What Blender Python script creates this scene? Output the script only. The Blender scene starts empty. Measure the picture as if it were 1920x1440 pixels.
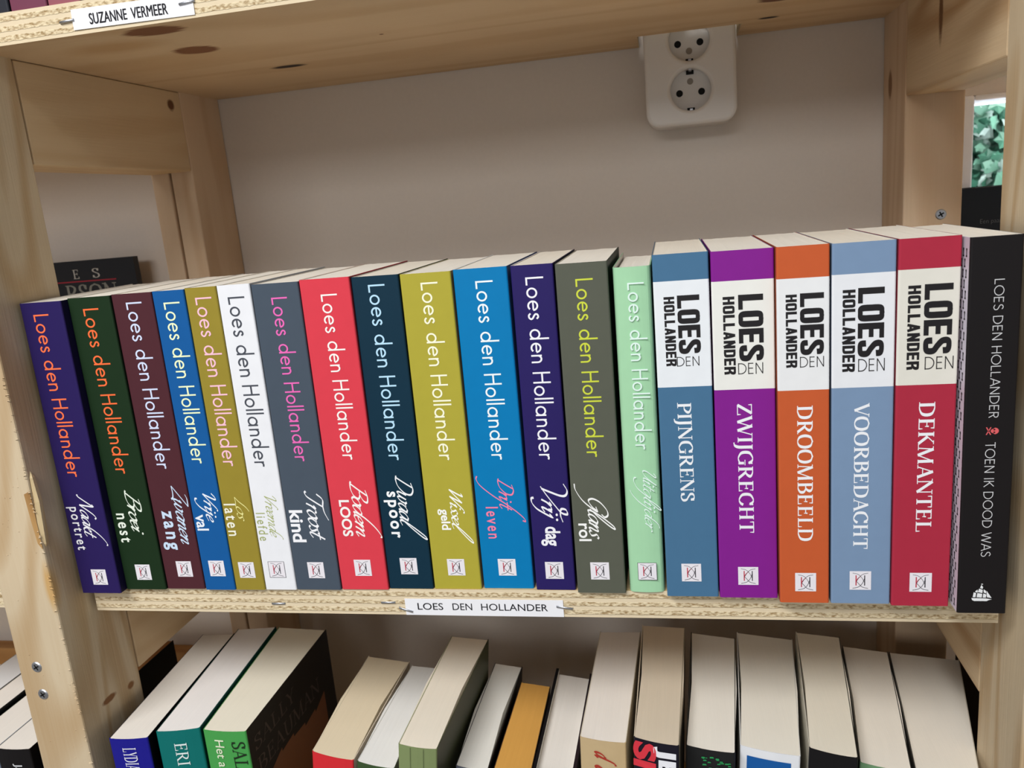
import bpy, bmesh, math, random
from mathutils import Vector, Matrix
random.seed(7)
CM = 0.01
SC = bpy.context.scene
COL = SC.collection

# ------------------------------------------------------------------ camera, light, exposure
def make_camera():
    yaw, pitch, roll, f = 0.2037, -0.2191, -0.0885, 1515.2
    cy, sy, cp, sp = math.cos(yaw), math.sin(yaw), math.cos(pitch), math.sin(pitch)
    F = Vector((-sy*cp, cy*cp, sp)); R0 = Vector((cy, sy, 0)); U0 = R0.cross(F)
    R = math.cos(roll)*R0 + math.sin(roll)*U0
    U = -math.sin(roll)*R0 + math.cos(roll)*U0
    cam = bpy.data.cameras.new('camera'); o = bpy.data.objects.new('camera', cam); COL.objects.link(o)
    M = Matrix((R, U, -F)).transposed().to_4x4()
    M.translation = Vector((11.343, -45.2155, 23.4384))*CM
    o.matrix_world = M
    cam.sensor_width = 36; cam.sensor_fit = 'HORIZONTAL'; cam.lens = f/1920*36
    cam.clip_start = 0.01; cam.clip_end = 50
    cam.dof.use_dof = True; cam.dof.focus_distance = 0.49; cam.dof.aperture_fstop = 18
    SC.camera = o
make_camera()

W = bpy.data.worlds.new('world'); SC.world = W; W.use_nodes = True
W.node_tree.nodes['Background'].inputs[0].default_value = (0.86, 0.93, 1.0, 1)
W.node_tree.nodes['Background'].inputs[1].default_value = 0.28
def area(name, loc, target, size, size_y, power, color=(1, 1, 1)):
    l = bpy.data.lights.new(name, 'AREA'); l.shape = 'RECTANGLE'; l.size = size; l.size_y = size_y
    l.energy = power; l.color = color
    o = bpy.data.objects.new(name, l); COL.objects.link(o)
    o.location = loc
    o.rotation_euler = (Vector(target)-Vector(loc)).to_track_quat('-Z', 'Y').to_euler()
    return o
area('ceiling_lamp', (-0.32, -1.15, 1.22), (-0.2, -1.0, 0), 1.3, 0.3, 33, (1, 0.995, 0.985))
area('ceiling_lamp', (-0.5, -3.3, 1.22), (-0.2, -1.5, 0), 1.5, 0.5, 22, (1, 0.98, 0.96))
area('window_daylight', (0.74, 0.6, -0.22), (0.30, 0.1, 0.28), 0.28, 0.2, 24, (0.86, 0.9, 1))
area('sky_daylight', (0.8, 0.75, 1.3), (0.8, 1.3, 0.1), 1.2, 0.6, 50, (0.94, 1, 0.98))
SC.view_settings.view_transform = 'Standard'
SC.view_settings.look = 'None'
SC.view_settings.exposure = 0.0
SC.view_settings.gamma = 1.0
SC.view_settings.use_curve_mapping = False

# ------------------------------------------------------------------ materials
def lin(c):
    return tuple(((x/255)/12.92 if x/255 <= 0.04045 else ((x/255+0.055)/1.055)**2.4) for x in c)
def new_mat(name):
    m = bpy.data.materials.new(name); m.use_nodes = True
    nt = m.node_tree; return m, nt, nt.nodes['Principled BSDF']
def nd(nt, t, **kw):
    n = nt.nodes.new(t)
    for k, v in kw.items(): setattr(n, k, v)
    return n
_mats = {}
def flat(name, rgb, rough=0.45, spec=0.4, var=0.04, scale=120, metal=0.0):
    """printed card, paper, plastic or metal: the colour with a slight procedural mottling"""
    key = (name, rgb, rough)
    if key in _mats: return _mats[key]
    m, nt, b = new_mat(name)
    tc = nd(nt, 'ShaderNodeTexCoord'); no = nd(nt, 'ShaderNodeTexNoise'); no.inputs['Scale'].default_value = scale
    nt.links.new(tc.outputs['Object'], no.inputs['Vector'])
    mx = nd(nt, 'ShaderNodeMix', data_type='RGBA')
    c = lin(rgb)
    mx.inputs[6].default_value = (*[x*(1-var) for x in c], 1); mx.inputs[7].default_value = (*[min(1, x*(1+var)) for x in c], 1)
    nt.links.new(no.outputs['Fac'], mx.inputs[0]); nt.links.new(mx.outputs[2], b.inputs['Base Color'])
    b.inputs['Roughness'].default_value = rough; b.inputs['Specular IOR Level'].default_value = spec
    b.inputs['Metallic'].default_value = metal
    _mats[key] = m; return m
def pages(name, rgb, axis=0):
    """a trimmed block of pages: thin streaks along the depth of the leaves"""
    key = (name, rgb)
    if key in _mats: return _mats[key]
    m, nt, b = new_mat(name)
    tc = nd(nt, 'ShaderNodeTexCoord'); mp = nd(nt, 'ShaderNodeMapping')
    mp.inputs['Scale'].default_value = (2600, 14, 14)
    no = nd(nt, 'ShaderNodeTexNoise'); no.inputs['Scale'].default_value = 1; no.inputs['Detail'].default_value = 3
    nt.links.new(tc.outputs['Object'], mp.inputs[0]); nt.links.new(mp.outputs[0], no.inputs['Vector'])
    n2 = nd(nt, 'ShaderNodeTexNoise'); n2.inputs['Scale'].default_value = 25
    nt.links.new(tc.outputs['Object'], n2.inputs['Vector'])
    ad = nd(nt, 'ShaderNodeMath', operation='ADD'); nt.links.new(no.outputs['Fac'], ad.inputs[0]); nt.links.new(n2.outputs['Fac'], ad.inputs[1])
    ml = nd(nt, 'ShaderNodeMath', operation='MULTIPLY'); nt.links.new(ad.outputs[0], ml.inputs[0]); ml.inputs[1].default_value = 0.5
    mx = nd(nt, 'ShaderNodeMix', data_type='RGBA'); c = lin(rgb)
    mx.inputs[6].default_value = (*[x*0.90 for x in c], 1); mx.inputs[7].default_value = (*[min(1, x*1.08) for x in c], 1)
    nt.links.new(ml.outputs[0], mx.inputs[0]); nt.links.new(mx.outputs[2], b.inputs['Base Color'])
    bp = nd(nt, 'ShaderNodeBump'); bp.inputs['Strength'].default_value = 0.12; bp.inputs['Distance'].default_value = 0.0003
    nt.links.new(no.outputs['Fac'], bp.inputs['Height']); nt.links.new(bp.outputs[0], b.inputs['Normal'])
    b.inputs['Roughness'].default_value = 0.85; b.inputs['Specular IOR Level'].default_value = 0.15
    _mats[key] = m; return m
def wood(name, axis, base=(212, 182, 134), dark=(178, 138, 88), knots=(), rough_bump=0.25, ring=9.0, seed=0.0, seams=()):
    """sawn pine: rings as contour lines of a noise stretched along the grain, fine fibres, knots (centre cm, radii cm, colour)"""
    m, nt, b = new_mat(name); L = nt.links.new
    tc = nd(nt, 'ShaderNodeTexCoord'); mp = nd(nt, 'ShaderNodeMapping')
    s_al, s_ac = 2.2, 16.0
    mp.inputs['Scale'].default_value = tuple(s_al if i == axis else s_ac for i in range(3))
    mp.inputs['Location'].default_value = (seed, seed*1.7, seed*0.6)
    L(tc.outputs['Object'], mp.inputs[0])
    no = nd(nt, 'ShaderNodeTexNoise'); no.inputs['Scale'].default_value = 1.0; no.inputs['Detail'].default_value = 1.2; no.inputs['Distortion'].default_value = 0.3
    L(mp.outputs[0], no.inputs['Vector'])
    mu = nd(nt, 'ShaderNodeMath', operation='MULTIPLY'); L(no.outputs['Fac'], mu.inputs[0]); mu.inputs[1].default_value = ring*6.283
    sn = nd(nt, 'ShaderNodeMath', operation='SINE'); L(mu.outputs[0], sn.inputs[0])
    mr = nd(nt, 'ShaderNodeMapRange'); L(sn.outputs[0], mr.inputs[0]); mr.inputs[1].default_value = -0.4; mr.inputs[2].default_value = 1.0
    mr.inputs[3].default_value = 0.0; mr.inputs[4].default_value = 0.62
    mp2 = nd(nt, 'ShaderNodeMapping'); mp2.inputs['Scale'].default_value = tuple(14 if i == axis else 700 for i in range(3))
    L(tc.outputs['Object'], mp2.inputs[0])
    fi = nd(nt, 'ShaderNodeTexNoise'); fi.inputs['Scale'].default_value = 1; fi.inputs['Detail'].default_value = 3; L(mp2.outputs[0], fi.inputs['Vector'])
    ad = nd(nt, 'ShaderNodeMath', operation='MULTIPLY_ADD'); L(fi.outputs['Fac'], ad.inputs[0]); ad.inputs[1].default_value = 0.35; L(mr.outputs[0], ad.inputs[2])
    big = nd(nt, 'ShaderNodeTexNoise'); big.inputs['Scale'].default_value = 9; L(tc.outputs['Object'], big.inputs['Vector'])
    mx = nd(nt, 'ShaderNodeMix', data_type='RGBA'); L(ad.outputs[0], mx.inputs[0])
    mx.inputs[6].default_value = (*lin(base), 1); mx.inputs[7].default_value = (*lin(dark), 1)
    mv = nd(nt, 'ShaderNodeMix', data_type='RGBA', blend_type='MULTIPLY'); mv.inputs[0].default_value = 0.25
    L(mx.outputs[2], mv.inputs[6]); L(big.outputs['Color'], mv.inputs[7])
    br = nd(nt, 'ShaderNodeMix', data_type='RGBA', blend_type='MULTIPLY'); br.inputs[0].default_value = 1.0
    L(mx.outputs[2], br.inputs[6])
    cr = nd(nt, 'ShaderNodeMapRange'); L(big.outputs['Fac'], cr.inputs[0]); cr.inputs[3].default_value = 0.86; cr.inputs[4].default_value = 1.1
    L(cr.outputs[0], br.inputs[7])
    out = br.outputs[2]
    for (c, r, col, soft) in knots:
        sb = nd(nt, 'ShaderNodeVectorMath', operation='SUBTRACT'); L(tc.outputs['Object'], sb.inputs[0]); sb.inputs[1].default_value = tuple(x*CM for x in c)
        dv = nd(nt, 'ShaderNodeVectorMath', operation='DIVIDE'); L(sb.outputs[0], dv.inputs[0]); dv.inputs[1].default_value = tuple(x*CM for x in r)
        ln = nd(nt, 'ShaderNodeVectorMath', operation='LENGTH'); L(dv.outputs[0], ln.inputs[0])
        an = nd(nt, 'ShaderNodeMath', operation='MULTIPLY_ADD'); L(fi.outputs['Fac'], an.inputs[0]); an.inputs[1].default_value = 0.5; L(ln.outputs['Value'], an.inputs[2])
        rm = nd(nt, 'ShaderNodeMapRange'); L(an.outputs[0], rm.inputs[0]); rm.inputs[1].default_value = 1.0; rm.inputs[2].default_value = 1.0+soft
        rm.inputs[3].default_value = 1.0; rm.inputs[4].default_value = 0.0
        km = nd(nt, 'ShaderNodeMix', data_type='RGBA'); L(rm.outputs[0], km.inputs[0]); L(out, km.inputs[6]); km.inputs[7].default_value = (*lin(col), 1)
        out = km.outputs[2]
    L(out, b.inputs['Base Color'])
    bp = nd(nt, 'ShaderNodeBump'); bp.inputs['Strength'].default_value = rough_bump; bp.inputs['Distance'].default_value = 0.0006
    L(fi.outputs['Fac'], bp.inputs['Height']); L(bp.outputs[0], b.inputs['Normal'])
    b.inputs['Roughness'].default_value = 0.62; b.inputs['Specular IOR Level'].default_value = 0.3
    return m
def ply_edge(name, z0, t):
    """sawn edge of plywood: smooth plies alternate with torn end grain plies"""
    m, nt, b = new_mat(name); L = nt.links.new
    tc = nd(nt, 'ShaderNodeTexCoord'); sx = nd(nt, 'ShaderNodeSeparateXYZ'); L(tc.outputs['Object'], sx.inputs[0])
    wv = nd(nt, 'ShaderNodeMapping'); wv.inputs['Scale'].default_value = (60, 60, 60); L(tc.outputs['Object'], wv.inputs[0])
    wn = nd(nt, 'ShaderNodeTexNoise'); wn.inputs['Scale'].default_value = 1.5; L(wv.outputs[0], wn.inputs['Vector'])
    nm = nd(nt, 'ShaderNodeMapping'); nm.inputs['Scale'].default_value = (330, 330, 620); nm.inputs['Rotation'].default_value = (0, 0.5, 0); L(tc.outputs['Object'], nm.inputs[0])
    tn = nd(nt, 'ShaderNodeTexNoise'); tn.inputs['Scale'].default_value = 1.0; tn.inputs['Detail'].default_value = 4; L(nm.outputs[0], tn.inputs['Vector'])
    u = nd(nt, 'ShaderNodeMapRange'); L(sx.outputs['Z'], u.inputs[0]); u.inputs[1].default_value = z0*CM; u.inputs[2].default_value = (z0+t)*CM
    w2 = nd(nt, 'ShaderNodeMath', operation='MULTIPLY_ADD'); L(wn.outputs['Fac'], w2.inputs[0]); w2.inputs[1].default_value = 0.05; L(u.outputs[0], w2.inputs[2])
    w3 = nd(nt, 'ShaderNodeMath', operation='MULTIPLY_ADD'); L(tn.outputs['Fac'], w3.inputs[0]); w3.inputs[1].default_value = 0.06; L(w2.outputs[0], w3.inputs[2])
    sub = nd(nt, 'ShaderNodeMath', operation='SUBTRACT'); L(w3.outputs[0], sub.inputs[0]); sub.inputs[1].default_value = 0.055
    rp = nd(nt, 'ShaderNodeValToRGB'); rp.color_ramp.interpolation = 'LINEAR'
    stops = [(0, 0), (.10, 0), (.115, 1), (.27, 1), (.285, 0), (.41, 0), (.425, 1), (.565, 1), (.58, 0), (.71, 0), (.725, 1), (.885, 1), (.90, 0), (1, 0)]
    e = rp.color_ramp.elements
    while len(e) < len(stops): e.new(0.5)
    for q, (p, v) in zip(e, stops): q.position = p; q.color = (v, v, v, 1)
    L(sub.outputs[0], rp.inputs[0])
    ro = nd(nt, 'ShaderNodeValToRGB'); ro.color_ramp.elements[0].position = .36; ro.color_ramp.elements[0].color = (*lin((160, 133, 94)), 1)
    ro.color_ramp.elements[1].position = .58; ro.color_ramp.elements[1].color = (*lin((228, 211, 176)), 1)
    L(tn.outputs['Fac'], ro.inputs[0])
    sm = nd(nt, 'ShaderNodeMix', data_type='RGBA'); L(wn.outputs['Fac'], sm.inputs[0])
    sm.inputs[6].default_value = (*lin((218, 199, 166)), 1); sm.inputs[7].default_value = (*lin((232, 216, 186)), 1)
    mx = nd(nt, 'ShaderNodeMix', data_type='RGBA'); L(rp.outputs[0], mx.inputs[0]); L(sm.outputs[2], mx.inputs[6]); L(ro.outputs[0], mx.inputs[7])
    L(mx.outputs[2], b.inputs['Base Color'])
    hm = nd(nt, 'ShaderNodeMath', operation='MULTIPLY'); L(rp.outputs[0], hm.inputs[0]); L(tn.outputs['Fac'], hm.inputs[1])
    bp = nd(nt, 'ShaderNodeBump'); bp.inputs['Strength'].default_value = 0.6; bp.inputs['Distance'].default_value = 0.001
    L(hm.outputs[0], bp.inputs['Height']); L(bp.outputs[0], b.inputs['Normal'])
    b.inputs['Roughness'].default_value = 0.8; b.inputs['Specular IOR Level'].default_value = 0.15
    return m
def plaster(name, rgb, scale=300):
    m, nt, b = new_mat(name); L = nt.links.new
    tc = nd(nt, 'ShaderNodeTexCoord'); no = nd(nt, 'ShaderNodeTexNoise'); no.inputs['Scale'].default_value = scale; no.inputs['Detail'].default_value = 3
    L(tc.outputs['Object'], no.inputs['Vector'])
    mx = nd(nt, 'ShaderNodeMix', data_type='RGBA'); c = lin(rgb); L(no.outputs['Fac'], mx.inputs[0])
    mx.inputs[6].default_value = (*[x*.97 for x in c], 1); mx.inputs[7].default_value = (*[min(1, x*1.03) for x in c], 1)
    L(mx.outputs[2], b.inputs['Base Color'])
    bp = nd(nt, 'ShaderNodeBump'); bp.inputs['Strength'].default_value = 0.08; bp.inputs['Distance'].default_value = 0.0005
    L(no.outputs['Fac'], bp.inputs['Height']); L(bp.outputs[0], b.inputs['Normal'])
    b.inputs['Roughness'].default_value = 0.8; b.inputs['Specular IOR Level'].default_value = 0.2
    return m

# ------------------------------------------------------------------ object helpers (all input in cm)
def setp(o, label=None, cat=None, group=None, kind=None):
    if label: o['label'] = label
    if cat: o['category'] = cat
    if group: o['group'] = group
    if kind: o['kind'] = kind
    return o
def empty(name, loc, label=None, cat=None, group=None, kind=None):
    o = bpy.data.objects.new(name, None); COL.objects.link(o); o.location = Vector(loc)*CM
    o.empty_display_size = 0.02
    return setp(o, label, cat, group, kind)
class MB:
    """collects polygons (cm) and builds one mesh object"""
    def __init__(s): s.v = []; s.f = []; s.m = []
    def add(s, verts, faces, mi=0):
        k = len(s.v); s.v += [tuple(x) for x in verts]; s.f += [tuple(i+k for i in f) for f in faces]; s.m += [mi]*len(faces); return s
    def box(s, x0, x1, y0, y1, z0, z1, mi=0):
        v = [(x0, y0, z0), (x1, y0, z0), (x1, y1, z0), (x0, y1, z0), (x0, y0, z1), (x1, y0, z1), (x1, y1, z1), (x0, y1, z1)]
        return s.add(v, [(0, 3, 2, 1), (4, 5, 6, 7), (0, 1, 5, 4), (1, 2, 6, 5), (2, 3, 7, 6), (3, 0, 4, 7)], mi)
    def build(s, name, mats, parent=None, bevel=0, smooth=False, loc=None):
        me = bpy.data.meshes.new(name); me.from_pydata([Vector(x)*CM for x in s.v], [], s.f)
        for m in (mats if isinstance(mats, (list, tuple)) else [mats]): me.materials.append(m)
        for p, mi in zip(me.polygons, s.m): p.material_index = mi; p.use_smooth = smooth
        me.update()
        o = bpy.data.objects.new(name, me); COL.objects.link(o)
        if parent: o.parent = parent
        if loc: o.location = Vector(loc)*CM
        if bevel:
            b = o.modifiers.new('bevel', 'BEVEL'); b.width = bevel*CM; b.segments = 2; b.limit_method = 'ANGLE'; b.angle_limit = 0.6
        return o
def cyl(mb, c, ax, r, h, n=24, mi=0, r2=None):
    """cylinder from c along ax (unit axis index, sign)"""
    a, sg = ax
    r2 = r if r2 is None else r2
    o = [i for i in range(3) if i != a]; v = []
    for k, rr in ((0, r), (1, r2)):
        for i in range(n):
            t = 2*math.pi*i/n; p = [0, 0, 0]; p[a] = c[a]+sg*h*k; p[o[0]] = c[o[0]]+rr*math.cos(t); p[o[1]] = c[o[1]]+rr*math.sin(t); v.append(p)
    f = [(i, (i+1) % n, n+(i+1) % n, n+i) for i in range(n)]+[tuple(range(n))[::-1], tuple(range(n, 2*n))]
    mb.add(v, f, mi); return mb

# ------------------------------------------------------------------ lettering
def ribbon(pts, wid, out, cap=0.0):
    """strip of quads along pts; wid = one width or a width per point"""
    n = len(pts)
    if n < 2: return
    w = wid if isinstance(wid, (list, tuple)) else [wid]*n
    P = [Vector((p[0], p[1])) for p in pts]
    if cap:
        d0 = (P[0]-P[1]).normalized(); d1 = (P[-1]-P[-2]).normalized(); P[0] = P[0]+d0*cap; P[-1] = P[-1]+d1*cap
    closed = (P[0]-P[-1]).length < 1e-6
    L, Rr = [], []
    for i in range(n):
        a = P[i]-P[i-1] if i > 0 else (P[-1]-P[-2] if closed else P[1]-P[0])
        b = P[i+1]-P[i] if i < n-1 else (P[1]-P[0] if closed else P[i]-P[i-1])
        a = a.normalized(); b = b.normalized(); t = a+b
        t = t.normalized() if t.length > 1e-6 else b
        nn = Vector((-t.y, t.x)); k = max(0.5, abs(nn.dot(Vector((-b.y, b.x)))))
        q = nn*(w[i]/2/k); L.append(P[i]+q); Rr.append(P[i]-q)
    v = [(*p, 0) for p in L]+[(*p, 0) for p in Rr]
    out.append((v, [(i+n, i+n+1, i+1, i) for i in range(n-1)]))
def arc(cx, cy, rx, ry, a0, a1, n=28):
    return [(cx+rx*math.cos(math.radians(a0+(a1-a0)*i/n)), cy+ry*math.sin(math.radians(a0+(a1-a0)*i/n))) for i in range(n+1)]
def catmull(p, sub=7):
    if len(p) == 2: return [tuple(p[0]), tuple(p[1])]
    q = [Vector(x) for x in p]; q = [2*q[0]-q[1]]+q+[2*q[-1]-q[-2]]; o = []
    for i in range(1, len(q)-2):
        for k in range(sub):
            t = k/sub
            o.append(tuple(0.5*((2*q[i])+(-q[i-1]+q[i+1])*t+(2*q[i-1]-5*q[i]+4*q[i+1]-q[i+2])*t*t+(-q[i-1]+3*q[i]-3*q[i+1]+q[i+2])*t**3)))
    o.append(tuple(q[-2])); return o
# --- a geometric one-weight sans (cap height 1)
def sans_text(s, w=0.10):
    out = []; x = 0; r = 0.255; c = .305
    for ch in s:
        if ch == ' ': x += 0.38; continue
        if ch == 'L': ribbon([(x+.05, 1), (x+.05, .05), (x+.46, .05)], w, out); x += .58
        elif ch == 'o': ribbon(arc(x+.32, c, r, r, 0, 360, 36), w, out); x += .74
        elif ch == 'e': ribbon([(x+.07, c+.02), (x+.555, c+.02)], w*.9, out); ribbon(arc(x+.32, c, r, r, 2, 318, 34), w, out); x += .72
        elif ch == 's':
            ribbon(catmull([(x+.36, .47), (x+.26, .56), (x+.12, .53), (x+.09, .42), (x+.19, .33), (x+.31, .26), (x+.37, .16), (x+.28, .055), (x+.14, .05), (x+.04, .14)]), w, out); x += .56
        elif ch == 'd': ribbon(arc(x+.32, c, r, r, 0, 360, 36), w, out); ribbon([(x+.58, 1.08), (x+.58, 0)], w, out); x += .80
        elif ch == 'a': ribbon(arc(x+.32, c, r, r, 0, 360, 36), w, out); ribbon([(x+.58, .60), (x+.58, 0)], w, out); x += .80
        elif ch == 'n': ribbon([(x+.06, .60), (x+.06, 0)], w, out); ribbon(arc(x+.255, .36, .195, .205, 180, 0, 20)+[(x+.45, 0)], w, out); x += .65
        elif ch == 'H': ribbon([(x+.06, 1), (x+.06, 0)], w, out); ribbon([(x+.64, 1), (x+.64, 0)], w, out); ribbon([(x+.06, .53), (x+.64, .53)], w, out); x += .82
        elif ch == 'l': ribbon([(x+.06, 1.08), (x+.06, 0)], w, out); x += .24
        elif ch == 'r': ribbon([(x+.06, .60), (x+.06, 0)], w, out); ribbon(arc(x+.25, .37, .19, .19, 180, 55, 12), w, out); x += .40
        elif ch == 'E': [ribbon(q, w, out) for q in ([(x+.06, 1), (x+.06, 0)], [(x+.06, .95), (x+.48, .95)], [(x+.06, .52), (x+.45, .52)], [(x+.06, .05), (x+.48, .05)])]; x += .66
        elif ch == 'O': ribbon(arc(x+.46, .5, .42, .46, 0, 360, 40), w, out); x += 1.02
        elif ch == 'S': ribbon(catmull([(x+.46, .84), (x+.29, .96), (x+.10, .86), (x+.10, .66), (x+.28, .53), (x+.46, .40), (x+.48, .17), (x+.28, .04), (x+.05, .16)]), w, out); x += .66
        elif ch == 'D': ribbon([(x+.06, 1), (x+.06, 0)], w, out); ribbon([(x+.06, .95), (x+.25, .95)]+arc(x+.27, .5, .45, .45, 88, -88, 24)+[(x+.06, .05)], w, out); x += .88
        elif ch == 'N': ribbon([(x+.06, 0), (x+.06, .98)], w, out); ribbon([(x+.06, .98), (x+.64, .02)], w, out); ribbon([(x+.64, .02), (x+.64, 1)], w, out); x += .84
        elif ch == 'A': ribbon([(x+.02, 0), (x+.37, 1)], w, out); ribbon([(x+.37, 1), (x+.72, 0)], w, out); ribbon([(x+.16, .33), (x+.58, .33)], w, out); x += .82
        elif ch == 'R': ribbon([(x+.06, 1), (x+.06, 0)], w, out); ribbon([(x+.06, .95), (x+.3, .95)]+arc(x+.30, .73, .2, .22, 88, -88, 16)+[(x+.06, .51)], w, out); ribbon([(x+.28, .5), (x+.52, 0)], w, out); x += .66
        elif ch == 'T': ribbon([(x+.02, .95), (x+.58, .95)], w, out); ribbon([(x+.30, .95), (x+.30, 0)], w, out); x += .66
        elif ch == 'I': ribbon([(x+.06, 1), (x+.06, 0)], w, out); x += .28
        elif ch == 'K': ribbon([(x+.06, 1), (x+.06, 0)], w, out); ribbon([(x+.56, 1), (x+.08, .48)], w, out); ribbon([(x+.2, .58), (x+.6, 0)], w, out); x += .70
        elif ch == 'W': [ribbon([(x+a, p), (x+b_, q)], w, out) for a, p, b_, q in ((.02, 1, .28, 0), (.28, 0, .54, .95), (.54, .95, .80, 0), (.80, 0, 1.06, 1))]; x += 1.16
    return out
# --- serif capitals (cap height 1)
def serif_text(s, k=0.165, t=0.06):
    out = []; x = 0
    def st(a, b, c, d, w=k): ribbon([(x+a, b), (x+c, d)], w, out)
    def sf(a, b, h=.15): ribbon([(x+a-h, b+(.025 if b < .5 else -.025)), (x+a+h, b+(.025 if b < .5 else -.025))], .05, out)
    def vs(a, y0, y1): ribbon([(x+a, y0), (x+a, y1)], [.085, .03], out)
    def cv(p, kk=None):
        q = catmull([(x+a, b) for a, b in p], 9); w = []
        for i in range(len(q)):
            a = q[max(0, i-1)]; b = q[min(len(q)-1, i+1)]; d = Vector((b[0]-a[0], b[1]-a[1])).normalized()
            w.append(t+((kk or k)*1.05-t)*abs(d.y)**1.3)
        ribbon(q, w, out)
    for ch in s:
        if ch == 'I': st(.2, 0, .2, 1); sf(.2, 0); sf(.2, 1); x += .40
        elif ch == 'J': cv([(.22, 1), (.22, .5), (.21, .05), (.12, -.2), (-.06, -.27)]); sf(.22, 1); x += .42
        elif ch == 'P': st(.2, 0, .2, 1); sf(.2, 0, .17); sf(.2, 1, .14); cv([(.2, .97), (.42, .96), (.62, .85), (.63, .68), (.45, .50), (.2, .49)]); x += .70
        elif ch == 'R': st(.2, 0, .2, 1); sf(.2, 0, .16); sf(.2, 1, .14); cv([(.2, .97), (.42, .96), (.60, .86), (.61, .71), (.45, .53), (.2, .52)]); st(.38, .52, .72, .02, k*.95); sf(.76, 0, .1); x += .85
        elif ch == 'N': st(.16, 0, .16, .97, t); sf(.16, 0, .13); sf(.12, 1, .12); st(.16, 1, .76, 0, k); st(.76, 0, .76, 1, t); sf(.76, 1, .13); x += .94
        elif ch == 'G': cv([(.74, .72), (.62, .93), (.42, .98), (.16, .80), (.10, .5), (.16, .2), (.42, .02), (.64, .07), (.74, .14)]); st(.73, .02, .73, .40, k*.9); sf(.70, .44, .16); vs(.75, .97, .68); x += .88
        elif ch == 'C': cv([(.70, .74), (.60, .92), (.42, .98), (.16, .80), (.10, .5), (.16, .2), (.42, .02), (.62, .10), (.73, .28)]); vs(.72, .97, .68); x += .80
        elif ch == 'E': st(.2, 0, .2, 1); sf(.2, 0, .14); sf(.2, 1, .14); st(.2, .97, .60, .97, t); st(.2, .52, .50, .52, t); st(.2, .03, .64, .03, t); vs(.59, .99, .76); vs(.50, .64, .40); vs(.63, 0, .26); x += .74
        elif ch == 'F': st(.2, 0, .2, 1); x += .6
        elif ch == 'S': cv([(.48, .74), (.42, .92), (.29, .98), (.12, .90), (.11, .70), (.30, .54), (.48, .40), (.50, .15), (.30, .02), (.14, .08), (.08, .27)], k*.95); vs(.50, .97, .70); vs(.07, .03, .3); x += .62
        elif ch == 'Z': st(.08, .97, .62, .97, t); st(.58, .97, .10, .03, k); st(.08, .03, .64, .03, t); vs(.10, .99, .76); vs(.64, 0, .25); x += .72
        elif ch == 'W': st(.10, 1, .36, 0, k); st(.36, 0, .62, .97, t); st(.58, 1, .84, 0, k); st(.84, 0, 1.10, 1, t); sf(.10, 1, .12); sf(.58, 1, .11); sf(1.10, 1, .11); x += 1.18
        elif ch == 'H': st(.2, 0, .2, 1); st(.68, 0, .68, 1); st(.2, .52, .68, .52, t); [sf(a, b, .14) for a in (.2, .68) for b in (0, 1)]; x += .90
        elif ch == 'T': st(.38, 0, .38, 1); sf(.38, 0, .16); st(.06, .97, .70, .97, t); vs(.07, .99, .72); vs(.69, .99, .72); x += .76
        elif ch == 'D': st(.2, 0, .2, 1); sf(.12, 0, .08); sf(.12, 1, .08); cv([(.14, .97), (.40, .97), (.68, .82), (.76, .5), (.68, .18), (.40, .03), (.14, .03)]); x += .90
        elif ch == 'O': cv([(.46, .98), (.20, .85), (.11, .5), (.20, .15), (.46, .02), (.72, .15), (.81, .5), (.72, .85), (.46, .98)]); x += .92
        elif ch == 'M': st(.14, 0, .20, .97, t); st(.20, 1, .54, 0, k); st(.54, 0, .88, .97, t); st(.90, 0, .88, 1, k); sf(.14, 0, .12); sf(.14, 1, .1); sf(.92, 0, .13); sf(.93, 1, .1); x += 1.10
        elif ch == 'B': st(.2, 0, .2, 1); sf(.12, 0, .08); sf(.12, 1, .08); cv([(.2, .97), (.42, .96), (.57, .86), (.57, .70), (.42, .54), (.2, .53)]); cv([(.2, .53), (.46, .52), (.65, .40), (.65, .18), (.46, .04), (.2, .03)]); x += .76
        elif ch == 'L': st(.2, 0, .2, 1); sf(.2, 0, .14); sf(.2, 1, .15); st(.2, .03, .62, .03, t); vs(.62, 0, .27); x += .70
        elif ch == 'V': st(.08, 1, .40, 0, k); st(.40, 0, .70, 1, t); sf(.08, 1, .12); sf(.70, 1, .11); x += .74
        elif ch == 'A': st(.10, 0, .40, 1, t); st(.38, 1, .70, 0, k); st(.20, .34, .58, .34, t); sf(.10, 0, .11); sf(.71, 0, .13); x += .80
        elif ch == 'K': st(.2, 0, .2, 1); sf(.2, 0, .14); sf(.2, 1, .14); st(.66, .97, .24, .46, t); st(.34, .58, .72, .02, k); sf(.66, 1, .11); sf(.75, 0, .11); x += .84
        elif ch == 'U': cv([(.2, 1), (.2, .4), (.28, .08), (.48, .02), (.66, .12), (.72, .4), (.72, 1)]); sf(.2, 1, .14); sf(.72, 1, .12); x += .88
        elif ch == 'X': st(.1, 1, .66, 0); st(.64, 1, .12, 0, t); x += .76
        elif ch == 'Y': st(.1, 1, .38, .45); st(.64, 1, .38, .45, t); st(.38, .48, .38, 0); sf(.38, 0, .14); sf(.1, 1, .1); sf(.64, 1, .1); x += .70
        elif ch == ' ': x += .4
    return out
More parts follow.
